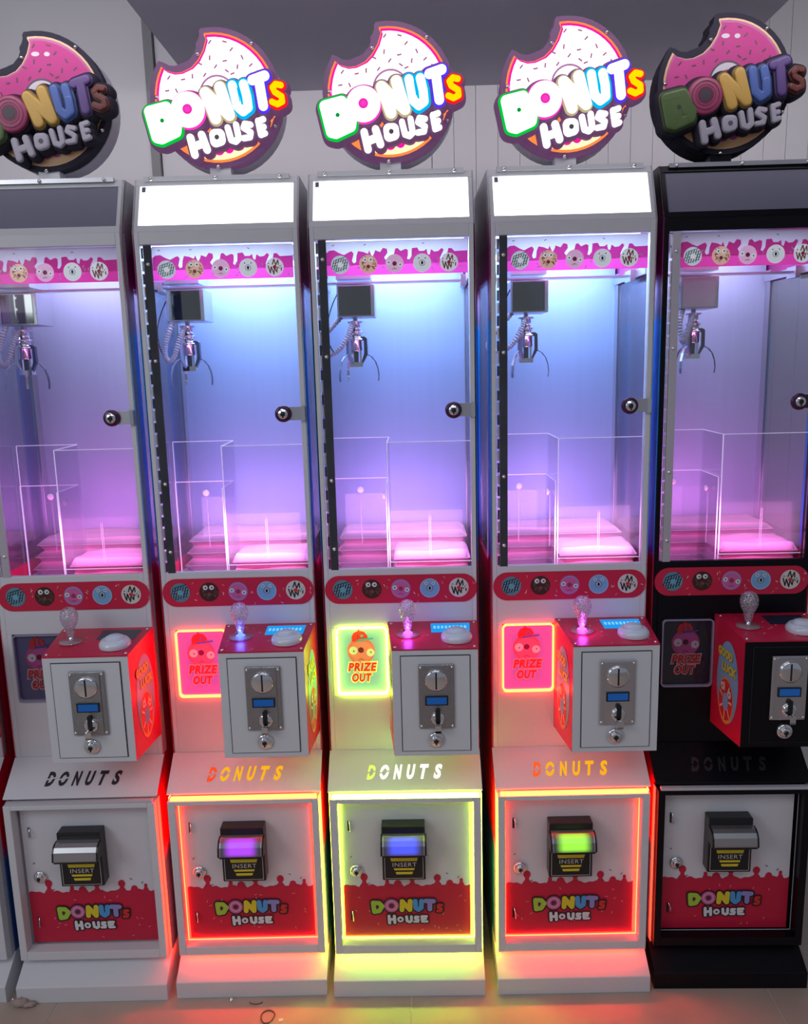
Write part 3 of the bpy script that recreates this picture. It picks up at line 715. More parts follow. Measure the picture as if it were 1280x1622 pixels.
    b.fdisc(cx, cz + .002, .0065, y - e, 4, 16)
    b.fdisc(cx - .017, cz + .001, .0095, y - e, 1, 18); b.fdisc(cx + .021, cz - .004, .0090, y - e, 1, 18)
    b.fdisc(cx - .016, cz, .0018, y - 2 * e, 4, 8); b.fdisc(cx + .022, cz - .003, .0018, y - 2 * e, 4, 8)
    b.line([(cx - .006, cz - .021), (cx, cz - .018), (cx + .006, cz - .021)], .0013, y - e, 4)
    hat = [(cx - .0195, cz + .022), (cx - .020, cz + .034), (cx - .015, cz + .043), (cx - .004, cz + .048), (cx + .008, cz + .045), (cx + .015, cz + .036), (cx + .016, cz + .026)]
    b.flat(hat, y - 2 * e, 2); b.line([(cx - .006, cz + .024), (cx - .007, cz + .046)], .001, y - 3 * e, 4); b.line([(cx + .006, cz + .025), (cx + .003, cz + .046)], .001, y - 3 * e, 4)
    b.flat([(cx - .010, cz + .022), (cx + .028, cz + .027), (cx + .028, cz + .031), (cx - .008, cz + .027)], y - 3 * e, 5)
    b.fdisc(cx + .003, cz + .035, .0032, y - 3 * e, 5, 10); b.fdisc(cx - .004, cz + .049, .0022, y - 3 * e, 2, 8)
    for body, xa_, xb_, za_, zb_ in (('PRIZE', -.1215, -.0570, .7285, .7485), ('OUT', -.1135, -.0690, .7035, .7235)):
        b.text(body, xa_, xb_, za_, zb_, y - 3 * e, 3, .2, .115, 1.12, grow=.0028)
        b.text(body, xa_, xb_, za_, zb_, y - 4.5 * e, 2, .2, .050, 1.12)
    b.build('window_print', pw)
    B([GROOVE if not lit else pm('chute_inside', (0.4, 0.4, 0.45), 0.6)]).box(wx0, wx1, .06, .065, wz0 - .02, wz1 + .01).build('chute_back', pw)
    # ---- picture strip
    b = B([RED, INK['sprink'], INK['white']])
    b.prism(rrect(-.1655, .1675, .8865, .9495, .0312, 12), -.002, 0, 0)
    for k in range(5):
        for q in range(3): b.dash(-.093 + k * .0635 + rp.uniform(-.006, .006), .933 + rp.uniform(-.045, .010) , rp.uniform(0, 3), .006, .0012, -.0023, 1 + q % 2)
    st = b.build('doughnut_strip', root)
    for k, px in enumerate((-.1262, -.0626, .001, .0642, .1276)): donut_pic(k + 1, px, .9190, .0215, -.0027, st)
    # ---- glass door
    gd = B([GLASS]).box(-.152, .1555, .003, .0065, .966, 1.652).build('glass_door', root, label='clear hinged glass door')
    hm = CHROME if cfg.get('hinge') != 'plate' else pm('hinge_bright_reflection', (0.72, 0.66, 0.72), 0.3, 0.7)  # pale colour stands in for a bright wall reflected in the hinge
    hb = B([hm, GROOVE, STEEL]); hb.box(-.1500, -.1335, -.0005, .003, .963, 1.653)
    if cfg.get('hinge') == 'dark': hb.mats[0] = pm('hinge_dark_reflection', (0.13, 0.13, 0.14), 0.08, 1.0, noise=0.5, nscale=12)  # dark uneven colour stands in for the dim room reflected in the hinge
    for k in range(27):
        z0 = .966 + k * .0254
        hb.lathe([(.0024, 0), (.0024, .0205)], (-.1528, .0005, z0), 'z', 2 if k % 2 else 0, 8)
    hb.build('hinge', gd)
    for zz in (1.615, 1.42, 1.16, 1.010):
        B([CHROME]).lathe([(.0001, -.0035), (.003, -.003), (.0042, -.001), (.0044, 0)], (-.1415, -.0005, zz), 'y', 0, 12).build('screw', gd)
    # lock strap and lock
    lx, lz = .121, 1.3045
    sm = STEEL if white else pm('black_strap', (0.02, 0.015, 0.02), 0.3)
    b = B([sm, CHROME]).prism(rrect(lx - .006, .1605, lz - .0140, lz + .0140, .004), -.006, -.001, 0)
    if white: b.box(.1585, .1665, -.0085, -.001, lz - .0155, lz + .0155, 1)
    b.build('lock_strap', gd, label='flat strap of the door lock')
    lock(lx, -.006, lz, .0175, 'lock', gd, pm('lock_ring', (0.07, 0.02, 0.06), 0.2, 0.3))
    # banner film behind the glass
    b = B([WHITEPR, PINKPR, INK['white'], INK['black']])
    yb = .0075; x0, x1 = -.1345, .1545
    b.flat([(x0, 1.604), (x1, 1.604), (x1, 1.651), (x0, 1.651)], yb + .0006, 0)
    pts = [(x0, 1.628), (-.128, 1.633), (-.118, 1.634), (-.108, 1.628), (-.098, 1.624), (-.088, 1.629), (-.082, 1.631), (-.078, 1.626), (-.082, 1.612), (-.079, 1.607), (-.074, 1.609), (-.0725, 1.622), (-.069, 1.631), (-.058, 1.629), (-.049, 1.625), (-.046, 1.632), (-.0435, 1.625), (-.040, 1.619), (-.036, 1.626),
           (-.034, 1.632), (-.024, 1.628), (-.018, 1.636), (-.010, 1.634), (-.009, 1.626), (-.016, 1.617), (-.012, 1.611), (.004, 1.622), (.007, 1.634), (.012, 1.635), (.018, 1.629), (.028, 1.633), (.033, 1.631), (.033, 1.621), (.031, 1.613), (.035, 1.611), (.040, 1.618), (.041, 1.634), (.052, 1.635), (.056, 1.628), (.066, 1.628), (.071, 1.632),
           (.073, 1.622), (.077, 1.620), (.080, 1.631), (.087, 1.626), (.095, 1.627), (.102, 1.633), (.106, 1.629), (.101, 1.619), (.098, 1.612), (.103, 1.609), (.112, 1.618), (.1155, 1.632), (.122, 1.632), (.128, 1.626), (x1, 1.627)]
    b.flat([(x0, 1.583), (x1, 1.583)] + pts[::-1], yb, 1)
    for k in range(26): b.dash(rp.uniform(-.125, .15), rp.uniform(1.587, 1.617), rp.uniform(0, 3), .0058, .0016, yb - .0003, 2)
    for sx in (-.120, -.055, .064): b.dash(sx, 1.643, rp.uniform(-.6, .6), .005, .0013, yb, 3)
    bn = b.build('banner', gd, label='pink dripping icing film with pale doughnuts')
    bn.location.y = 0.0
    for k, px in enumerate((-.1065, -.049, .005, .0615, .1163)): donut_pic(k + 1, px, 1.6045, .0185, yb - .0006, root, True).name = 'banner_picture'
    # ---- header
    H0, H1 = (0, 1.679), (.048, 1.790); hl = math.hypot(.048, .111)
    nx_, nz_ = -.111 / hl, .048 / hl
    HM = lambda x, n, h: (x, h * .048 / .111 - n * nx_ * -1 * -1 if False else h * (.048 / hl) + n * (.111 / hl), 1.679 + h * (.111 / hl) - n * (.048 / hl))
    # local: h along the slope (0..hl), n inward
    b = B(P, HM); hz = lambda z: (z - 1.679) * hl / .111
    a0, a1 = hz(1.6925), hz(1.776)
    b.box(-W, W, 0, .010, 0, a0).box(-W, W, 0, .010, a1, hl).box(-W, -.1585, 0, .010, a0, a1).box(.1585, W, 0, .010, a0, a1)
    hd = b.build('header_frame', root, .001)
    lp = em('header_light', (0.97, 0.98, 1.0), 3.2) if lit else pm('header_panel_off', (0.20, 0.20, 0.28) if white else (0.022, 0.018, 0.050), 0.5)
    B([lp], HM).box(-.1585, .1585, .003, .006, a0, a1).build('light_panel', hd, label='white glowing light panel' if lit else 'unlit dark grey panel')
    if lit:
        B([pm('grey_tab', (0.12, 0.13, 0.2), .5)], HM).box(-.155, -.147, .0022, .0029, a1 - .013, a1 - .001).build('tab', hd)
    B([STEEL if not lit else P]).box(-.150, .150, .040, .049, 1.785, 1.7935).build('top_bar', hd)
    for sx in (-.135, -.002, .131):
        B([CHROME]).lathe([(.0001, -.0035), (.003, -.003), (.0042, -.001), (.0044, 0)], (sx, .040, 1.789), 'y', 0, 12).build('screw', hd)
    # ---- sides, back, roof
    for s in (-1, 1):
        xa, xb = (s * W, s * (W - .0035)) if s < 0 else (s * (W - .0035), s * W)
        b = B([SG])
        lo = [(-.050, .081), (-.056, .084), (-.056, .470), (-.0725, .4765), (0, .541), (.022, .541), (.022, .962), (D, .962), (D, 0), (.02, 0), (.02, .081)]
        b.prism([(.0, .541), (.0, .962), (D, .962), (D, 0), (.02, 0), (.02, .081), (-.050, .081), (-.050, .478), (-.0725, .4785)], xa, xb, 0, 'x')
        b.prism([(0, 1.572), (0, 1.679), (.048, 1.790), (D, 1.790), (D, 1.572)], xa, xb, 0, 'x')
        b.prism([(0, .962), (0, 1.572), (.050, 1.572), (.050, .985), (.070, .962)], xa, xb, 0, 'x')
        b.prism([(.272, .962), (.272, 1.572), (D, 1.572), (D, .962)], xa, xb, 0, 'x')
        b.build('side_panel', root, label='side panel with printed magenta, blue and red wrap')
        B([SGLASS]).box(min(s * (W - .006), s * (W - .0035)), max(s * (W - .006), s * (W - .0035)), .050, .272, .962, 1.572).build('side_window', root)
        if lit or True:
            B([STEEL]).box(min(s * (W - .0075), s * (W - .0036)), max(s * (W - .0075), s * (W - .0036)), .272, .300, .962, 1.60).build('corner_post', root)
    B([P]).box(-W + .0036, W - .0036, .366, D, 0, 1.79).build('rear_panel', root)
    B([P]).box(-W + .0036, W - .0036, .05, .366, 1.780, 1.788).build('roof', root)
    # ---- chamber
    B([pm('steel_wall_blue_lit', (0.36, 0.48, 0.78), 0.5, 0.35, noise=0.05, nscale=60, stretch=(1, 1, 0.02)) if lit else WALLST]).box(-.1625, .1625, .300, .303, .955, 1.70).build('chamber_wall', root)  # lit machines: blue chamber light is mixed into the steel colour
    B([WHITE]).box(-.1664, .1664, .0125, .300, .920, .925).build('chamber_floor', root)
    B([pm('chamber_ceiling', (0.7, 0.72, 0.78), 0.5)]).box(-.1664, .1664, .023, .300, 1.668, 1.672).build('chamber_ceiling', root)
    if lit:
        B([em('chamber_tube', (0.85, 0.95, 1.0), 5.0)]).box(-.15, .15, .050, .062, 1.656, 1.662).box(-.15, .15, .285, .292, 1.640, 1.650).build('chamber_light', root)
        area('chamber_lamp_or_fill', (0, .16, 1.655), (0, .16, 1.0), .28, .2, 3.3, (0.45, 0.64, 1.0), root)
        area('pad_pink_fill', (0, .010, 1.035), (0, .30, 1.05), .28, .10, 1.0, (1.0, 0.40, 0.85), root)  # added pink fill for pads and lower wall, not a real lamp
    else:
        B([pm('tube_off', (0.7, 0.7, 0.75), 0.4)]).box(-.15, .15, .050, .062, 1.656, 1.662).build('chamber_light', root)
        area('chamber_lamp_or_fill', (0, .16, 1.655), (0, .16, 1.0), .28, .2, 1.25, (0.72, 0.72, 1.0), root)  # added fill, the tube in unlit machines gives no light
        area('pad_pink_fill', (0, .010, 1.035), (0, .30, 1.05), .28, .10, .62, (1.0, 0.25, 0.75), root)  # same added pink fill, weaker
    # ---- gantry and claw
    gx = cfg['claw']
    g = B([STEEL, DARKST])
    g.box(-.150, .150, .108, .116, 1.5765, 1.5800).box(-.150, .150, .128, .136, 1.5765, 1.5800, 0)
    g.box(-.162, -.156, .03, .29, 1.574, 1.590).box(.156, .162, .03, .29, 1.574, 1.590).box(.145, .156, .100, .145, 1.566, 1.590)
    g.box(-.156, -.145, .100, .145, 1.566, 1.590)
    gn_ = g.build('gantry', root, label='steel cross rails under the chamber ceiling')
    b = B([STEEL, DARKST])
    b.box(gx - .040, gx + .036, .095, .19, 1.585, 1.612)
    for q in (-.025, .0, .022): b.lathe([(.006, 0), (.006, -.003), (.0001, -.003)], (gx + q, .095, 1.599), 'y', 1, 10)
    b.build('trolley', gn_)
    b = B([STEEL])
    b.box(gx - .040, gx + .042, .105, .19, 1.506, 1.574)
    bx = b.build('winch_box', gn_, .001, label='square mirror-faced winch box')
    fm = pm('winch_mirror', (0.30, 0.30, 0.30), 0.06, 1.0) if cfg['id'] != 'black' else pm('winch_bright_reflection', (0.62, 0.52, 0.58), .35, .3)  # black machine: pale face colour stands in for a bright reflection
    b = B([STEEL, fm])
    b.box(gx - .036, gx + .034, .1035, .105, 1.509, 1.571, 1)
    for z in (1.5305, 1.5505): b.lathe([(.0014, 0), (.0014, -.002)], (gx + .0385, .105, z), 'y', 0, 8)
    b.build('winch_face', gn_)
    # claw
    cx = gx - .003; cy = .13
    b = B([CHROME, DARKST])
    b.lathe([(r_ * 1.25, h_) for r_, h_ in [(.004, .0), (.004, -.008), (.0140, -.009), (.0140, -.012), (.009, -.013), (.009, -.030), (.0135, -.031), (.0135, -.034), (.0105, -.035), (.0105, -.046), (.0145, -.047), (.0145, -.050), (.0115, -.051), (.0115, -.072), (.009, -.074)]], (cx, cy, 1.506), 'z', 0, 20)
    b.box(cx - .0145, cx + .0145, cy - .0105, cy + .0105, 1.398, 1.408, 0)
    for q in (-.010, .010): b.box(cx + q - .0018, cx + q + .0018, cy - .006, cy + .006, 1.406, 1.435, 0)
    b.box(cx - .005, cx + .005, cy - .003, cy + .003, 1.408, 1.435, 1)
    cl = b.build('claw', root, label='chrome grabbing claw hanging from the winch box')
    for k, an in enumerate((-0.15, math.radians(118), math.radians(225))):
        ca, sa = math.cos(an), math.sin(an)
        Mf = lambda u, v, z, ca=ca, sa=sa: (cx + u * ca - v * sa, cy + u * sa + v * ca, z)
        b = B([DARKST if k == 0 else STEEL, CHROME], Mf)
        b.prism([(.012, 1.464), (.020, 1.464), (.0255, 1.460), (.0260, 1.425), (.014, 1.404), (.011, 1.406), (.0185, 1.427), (.0185, 1.455), (.012, 1.457)], -.004, .004, 0)
        pts = [(.024, 0, 1.425), (.034, 0, 1.420), (.043, 0, 1.409), (.0485, 0, 1.393), (.0500, 0, 1.378), (.0485, 0, 1.366)]
        for (p, q) in zip(pts, pts[1:]):
            b.prism([(p[0] + .0008, p[2] + .0010), (q[0] + .0012, q[2]), (q[0] - .0006, q[2]), (p[0] - .0008, p[2] - .0010)], -.0028, .0028, 0)
        b.build('prong', cl)
    # corrugated hose
    hp = {'a': [(gx - .030, .112, 1.508), (gx - .040, .105, 1.480), (gx - .048, .1, 1.452), (gx - .048, .098, 1.430), (gx - .040, .1, 1.420), (gx - .030, .104, 1.432), (gx - .020, .108, 1.460), (gx - .010, .112, 1.484), (gx - .006, .118, 1.494)],
          'b': [(gx - .034, .13, 1.508), (gx - .060, .12, 1.480), (gx - .085, .11, 1.450), (gx - .088, .105, 1.430), (gx - .066, .104, 1.424), (gx - .040, .104, 1.436), (gx - .020, .108, 1.462), (gx - .010, .112, 1.486), (gx - .006, .118, 1.494)],
          'c': [(gx - .030, .12, 1.508), (gx - .040, .105, 1.475), (gx - .036, .100, 1.440), (gx - .032, .100, 1.436), (gx - .026, .104, 1.446), (gx - .018, .108, 1.468), (gx - .012, .112, 1.486), (gx - .008, .118, 1.494)]}[cfg.get('hose', 'a')]
    path = helix_hose(hp, 168)
    hm_ = pm('white_hose', (0.72, 0.68, 0.84), 0.35)
    B([hm_, pm('hose_groove', (0.35, 0.32, 0.48), .5)]).tube(path, .006, 0, 8, rf=lambda k: .0066 if (k // 2) % 2 else .0050).build('hose', root, label='pale corrugated cable hose')
    B([BLACK]).tube(helix_hose([(gx - .038, .12, 1.560), (gx - .052, .11, 1.53), (gx - .062, .1, 1.49), (gx - .060, .1, 1.45), (gx - .050, .1, 1.43)], 24), .0014, 0, 6).build('cable', root)
    # ---- acrylic chute
    def pane(x0, x1, y0, y1, z0, z1, nm='chute_panel'):
        t = .0014
        b = B([ACRYL, EDGE]).box(x0, x1, y0, y1, z0, z1, 0)
        b.box(x0, x1, y0, y1, z1, z1 + t, 1)
        if x1 - x0 > y1 - y0: b.box(x0 - .0006, x0 + .0006, y0, y1, z0, z1, 1).box(x0, x1, y0 - .0002, y1, z0, z0 + .001, 1)
        else: b.box(x0, x1, y0 - .0006, y0 + .0006, z0, z1, 1)
        return b.build(nm, root)
    pane(-.021, .158, .022, .024, .972, 1.2360)
    pane(-.0225, -.0205, .0235, .150, .9255, 1.2360)
    pane(-.162, -.0215, .150, .152, .9255, 1.2365)
    pane(-.162, -.026, .1465, .1485, .9255, 1.1430)
    pane(-.0270, -.0250, .028, .1465, .9255, 1.1430)
    for (x_, y_, z_, ax) in ((-.090, .1455, 1.118, 'y'), (-.028, .085, 1.112, 'x')):
        b = B([pm('knob_clear', (0.78, 0.75, 0.85), 0.12)]).lathe([(.0001, -.008), (.0065, -.008), (.0078, -.006), (.0078, -.003), (.003, -.002), (.003, 0)], (x_, y_, z_), ax, 0, 18)
        b.build('knob', root)
        B([SLOT]).box(x_ - .0011, x_ - .0005, y_ - .0003, y_, .985, z_ - .008).box(x_ + .0005, x_ + .0011, y_ - .0003, y_, .985, z_ - .008).build('panel_slot', root)
    B([SLOT]).box(.0655, .0661, .0214, .0218, .985, 1.075).box(.0690, .0696, .0214, .0218, .985, 1.075).build('panel_slot', root)
    # ---- control box (tapers toward the player)
    def CB(x, t, z):   # t 0 at the machine, 1 at the front; z as built at the front, slope added
        k = (x - .07) / .088; xf = .07 + .088 * k; xbk = .0685 + .0995 * k
        return (xbk + (xf - xbk) * t, -.142 * t, z)
    b = B([P, RED, GROOVE])
    def vb(x, t): return (CB(x, t, 0)[0], CB(x, t, 0)[1])
    XL, XR = -.018, .158
    bl, br, fl_, fr_ = vb(XL, 0), vb(XR, 0), vb(XL, 1), vb(XR, 1)
    zb0, zb1, zt0, zt1 = .590, .597, .8395, .8270
    vs = [(*bl, zb0), (*br, zb0), (*fr_, zb1), (*fl_, zb1), (*bl, zt0), (*br, zt0), (*fr_, zt1), (*fl_, zt1)]
    b.add(vs, [(0, 1, 2, 3)[::-1], (7, 6, 5, 4)[::-1], (3, 2, 6, 7)], 0)
    b.add(vs, [(0, 3, 7, 4)], 1); b.add(vs, [(1, 5, 6, 2)], 1); b.add(vs, [(0, 4, 5, 1)], 0)
    cb = b.build('control_box', root, .001)
    # top plate
    TP = lambda x, t, n: (CB(x, t, 0)[0], -.142 * t * 1.006, .8395 - .0125 * t + n)
    b = B([RED, INK['sprink'], INK['white'], CHROME], TP)
    b.add([(XL, 0, .0002), (XR, 0, .0002), (XR, 1, .0002), (XL, 1, .0002), (XL, 0, .0032), (XR, 0, .0032), (XR, 1, .0032), (XL, 1, .0032)],
          [(0, 1, 2, 3), (7, 6, 5, 4), (3, 2, 6, 7), (1, 5, 6, 2), (0, 3, 7, 4)], 0)
    for k in range(26):
        xx, tt, a = rp.uniform(XL + .01, XR - .01), rp.uniform(.1, .95), rp.uniform(0, 3)
        dx_, dt = math.cos(a) * .003, math.sin(a) * .02
        b.add([(xx - dx_, tt - dt, .0034), (xx + dx_, tt + dt, .0034), (xx + dx_ + .0009, tt + dt + .006, .0034), (xx - dx_ + .0009, tt - dt + .006, .0034)], [(0, 1, 2, 3)], 1 + k % 2)
    for xx, tt in ((XL + .007, .07), (XR - .007, .07), (XL + .007, .93), (XR - .007, .93)):
        c0 = TP(xx, tt, .0032); b.M = None; b.lathe([(.0032, 0), (.0028, .0015), (.0001, .0018)], c0, 'z', 3, 10); b.M = TP
    b.build('top_plate', cb, label='red sprinkled top plate')
    lcdm = em('lcd_lit', (0.02, 0.36, 0.95), 0.9) if lit else pm('lcd_off', (0.03, 0.03, 0.06), 0.15)
    b = B([lcdm, em('lcd_text', (0.25, 0.65, 1.0), 1.0) if lit else lcdm], TP)
    b.add([(.066, .10, .0038), (.142, .10, .0038), (.142, .44, .0038), (.066, .44, .0038)], [(0, 1, 2, 3)], 0)
    if lit:
        for k in range(9): b.add([(.071 + k * .0075, .20, .0040), (.0755 + k * .0075, .20, .0040), (.0755 + k * .0075, .30, .0040), (.071 + k * .0075, .30, .0040)], [(0, 1, 2, 3)], 1)
    b.build('display', cb, label='blue lit display' if lit else 'blank dark display')
    # door of the box
    b = B([P, GROOVE]).box(-.0012, .1422, -.1436, -.142, .6075, .8165, 1).box(.0005, .1405, -.1448, -.142, .6090, .8150, 0)
    b.build('box_door', cb)
    # side prints
    for s, X in ((-1, XL), (1, XR)):
        def SP(a, n, z, s=s, X=X):   # a 0..1 from machine to front when s<0
            t = a if s < 0 else 1 - a
            p = CB(X, t, z); return (p[0] + s * (.0006 + n), p[1], p[2] + (0 if True else 0))
        I = INK
        b = B([I['blue'], I['orange'], I['red'], I['yellow'], I['cream'], I['green'], I['blued']], SP)
        ov = lambda cx_, cz_, ra, rb, nn, m: b.add([(cx_ + ra * math.cos(2 * math.pi * i / 28), nn, cz_ + rb * math.sin(2 * math.pi * i / 28)) for i in range(28)], [list(range(28))], m)
        ov(.52, .712, .34, .092, 0, 0)
        ov(.50, .670, .235, .052, .0004, 1); ov(.50, .672, .215, .046, .0007, 2); ov(.50, .668, .09, .020, .0010, 0)
        for k in range(7):
            a = k * .9; b.add([(.50 + .10 * math.cos(a), .0010, .670 + .022 * math.sin(a)), (.50 + .20 * math.cos(a), .0010, .670 + .043 * math.sin(a)), (.50 + .20 * math.cos(a + .12), .0010, .670 + .043 * math.sin(a + .12)), (.50 + .10 * math.cos(a + .2), .0010, .670 + .022 * math.sin(a + .2))], [(0, 1, 2, 3)], 4)
        for ex_, ez_ in ((.40, .699), (.62, .690)): ov(ex_, ez_, .055, .009, .0013, 4); ov(ex_, ez_, .018, .003, .0016, 6)
        for body, za, x0_, x1_ in (('GOOD', .762, .22, .68), ('LUCK', .732, .36, .82)):
            vs_, fs_ = text_geo(body, 0.0, 0.07, 1.05)
            b.add([(x0_ + a * (x1_ - x0_), .0007, za + c_ * .021) for a, c_ in vs_], fs_, 6)
            b.add([(x0_ + a * (x1_ - x0_) - .012, .0010, za + c_ * .021 + .0012) for a, c_ in vs_], fs_, 3)
        b.build('side_print', cb, label='printed good luck oval')
    # joystick
    jx, jy, jz = .015, -.069, .8367
    cm = crystal()
    j = B([cm, CLEAR, (em('joy_led_' + cfg['id'], cfg['joy'], 5.0) if lit else CHROME)])
    j.lathe([(.007, .012), (.0085, .018), (.0105, .030), (.0155, .040), (.0185, .050), (.0188, .058), (.0165, .067), (.0110, .0735), (.004, .0762), (.0001, .0765)], (jx, jy, jz), 'z', 0, 26)
    j.lathe([(.0245, 0), (.0245, .0022), (.006, .0030), (.0045, .004)], (jx, jy, jz), 'z', 1, 26)
    j.lathe([(.0052, .0032), (.0045, .013), (.0001, .013)], (jx, jy, jz), 'z', 2, 14)
    if lit: j.lathe([(.010, .0031), (.009, .0045), (.0001, .0045)], (jx, jy, jz), 'z', 2, 14)
    j.build('joystick', root, label='crystal joystick knob' + (' with coloured light below' if lit else ''))
    if lit:
        pl = bpy.data.lights.new('joystick_lamp', 'POINT'); pl.energy = .09; pl.color = cfg['joy']; pl.shadow_soft_size = .008
        po_ = bpy.data.objects.new('joystick_lamp', pl); COL.objects.link(po_); po_.parent = root; po_.location = (jx, jy - .012, jz + .014)
    # button
    B([WPLAS]).lathe([(r_ * 1.12, h_ * 1.1) for r_, h_ in [(.0285, 0), (.0295, .004), (.0285, .009), (.0235, .0150), (.0190, .0165), (.0180, .0155), (.0172, .0158), (.0165, .0195), (.0100, .0225), (.0001, .0232)]], (.1170, -.094, .8330), 'z', 0, 36).build('push_button', root, label='white domed push button')
    # coin acceptor
    cmx = pm('cast_metal_smooth', (0.66, 0.66, 0.70), 0.25, 1.0) if cfg['id'] in ('black', 'red4') else CASTM
    b = B([cmx]); b.box(.0355, .1085, -.1500, -.1448, .6600, .7990)
    co = b.build('coin_acceptor', root, .002, label='silver coin acceptor plate')
    b = B([cmx]); b.prism(rrect(.0445, .0995, .664, .795, .003), -.1520, -.150, 0).build('raised_plate', co, .0008)
    b = B([CHROME, BLACK]); b.lathe([(.0225, 0), (.0225, -.004), (.0195, -.0052), (.0001, -.0052)], (.0715, -.1520, .7660), 'y', 0, 28)
    b.box(.0698, .0732, -.1578, -.1570, .7480, .7840, 1).build('coin_slot', co)
    b = B([BLACK, em('coin_display', (0.02, 0.12, 0.45), .5), em('coin_digits', (0.10, 0.30, 0.75), .8)])
    b.box(.0485, .0955, -.1545, -.1520, .7125, .7325, 0).box(.0515, .0925, -.1550, -.1544, .7150, .7300, 1)
    b.build('coin_display', co, label='small blue display')
    b = B([CHROME, BLACK]); b.prism(rrect(.0695, .0785, .6780, .7060, .004), -.1540, -.152, 1)
    b.lathe([(.0145, 0), (.0150, -.002), (.012, -.005), (.010, -.005)], (.0740, -.1520, .6830), 'y', 0, 20)
    b.prism(rrect(.0690, .0790, .6750, .7060, .004), -.1578, -.157, 1)
    b.box(.0680, .0800, -.1720, -.150, .6600, .6640, 0).box(.0680, .0700, -.170, -.150, .664, .674, 0).box(.0780, .0800, -.170, -.150, .664, .674, 0)
    b.box(.0680, .0800, -.1720, -.170, .660, .676, 0)
    b.build('return_lever', co)
    for xx, zz in ((.0400, .7930), (.1040, .7930), (.0400, .6660), (.1040, .6660)):
        B([CHROME]).lathe([(.0001, -.0022), (.0024, -.0018), (.0030, 0)], (xx, -.150, zz), 'y', 0, 10).build('screw', co)
    lock(.0695, -.1448, .6345, .0165, 'lock', cb)
    sign(cfg, root)
    # ---- foam pads (they lie loose in the chamber)
    for (nm, pts, z0, z1, lab) in (
            ('foam_pad', [(-.156, .156), (.160, .156), (.160, .298), (-.156, .298)], .9252, .9545, 'lowest pink foam pad at the back inside ' + cfg['short']),
            ('foam_pad', [(-.150, .159), (.158, .159), (.158, .297), (-.150, .297)], .9547, .9835, 'middle pink foam pad at the back inside ' + cfg['short']),
            ('foam_pad', [(-.145, .163), (.157, .163), (.157, .296), (-.145, .296)], .9837, 1.0110, 'top pink foam pad at the back inside ' + cfg['short']),
            ('foam_pad', [(-.017, .027), (.157, .027), (.157, .148), (-.017, .148)], .9252, .9600, 'lower front pink foam pad beside the chute inside ' + cfg['short']),
            ('foam_pad', [(-.014, .030), (.156, .030), (.156, .150), (-.014, .150)], .9602, .9925, 'upper front pink foam pad beside the chute inside ' + cfg['short'])):
        o = pad(pts, z0, z1, rp)
        o.location = (cfg['x'], cfg['y'], 0); o.rotation_euler = (0, 0, cfg['r'])
        tag(o, lab, 'foam pad', 'pink foam pads in the crane machines')
    return root

def visor_mat(col, id_):
    m = bpy.data.materials.new('visor_light_' + id_); m.use_nodes = True; nt = m.node_tree
    b = nt.nodes['Principled BSDF']
    b.inputs['Base Color'].default_value = (0.22, 0.22, 0.24, 1); b.inputs['Roughness'].default_value = 0.35; b.inputs['Metallic'].default_value = 0.8
    tc = nt.nodes.new('ShaderNodeTexCoord'); sp = nt.nodes.new('ShaderNodeSeparateXYZ'); nt.links.new(tc.outputs['Object'], sp.inputs[0])
    def band(out, c, h):
        a = nt.nodes.new('ShaderNodeMath'); a.operation = 'SUBTRACT'; a.inputs[1].default_value = c; nt.links.new(sp.outputs[out], a.inputs[0])
        q = nt.nodes.new('ShaderNodeMath'); q.operation = 'ABSOLUTE'; nt.links.new(a.outputs[0], q.inputs[0])
        r = nt.nodes.new('ShaderNodeMapRange'); r.interpolation_type = 'SMOOTHSTEP'
        r.inputs['From Min'].default_value = h * .45; r.inputs['From Max'].default_value = h; r.inputs['To Min'].default_value = 1; r.inputs['To Max'].default_value = 0
        nt.links.new(q.outputs[0], r.inputs[0]); return r
    r1 = band('X', -.005, .042); r2 = band('Z', .371, .022)
    mu = nt.nodes.new('ShaderNodeMath'); mu.operation = 'MULTIPLY'; nt.links.new(r1.outputs[0], mu.inputs[0]); nt.links.new(r2.outputs[0], mu.inputs[1])
    b.inputs['Emission Color'].default_value = (*col, 1); nt.links.new(mu.outputs[0], b.inputs['Emission Strength'])
    return m

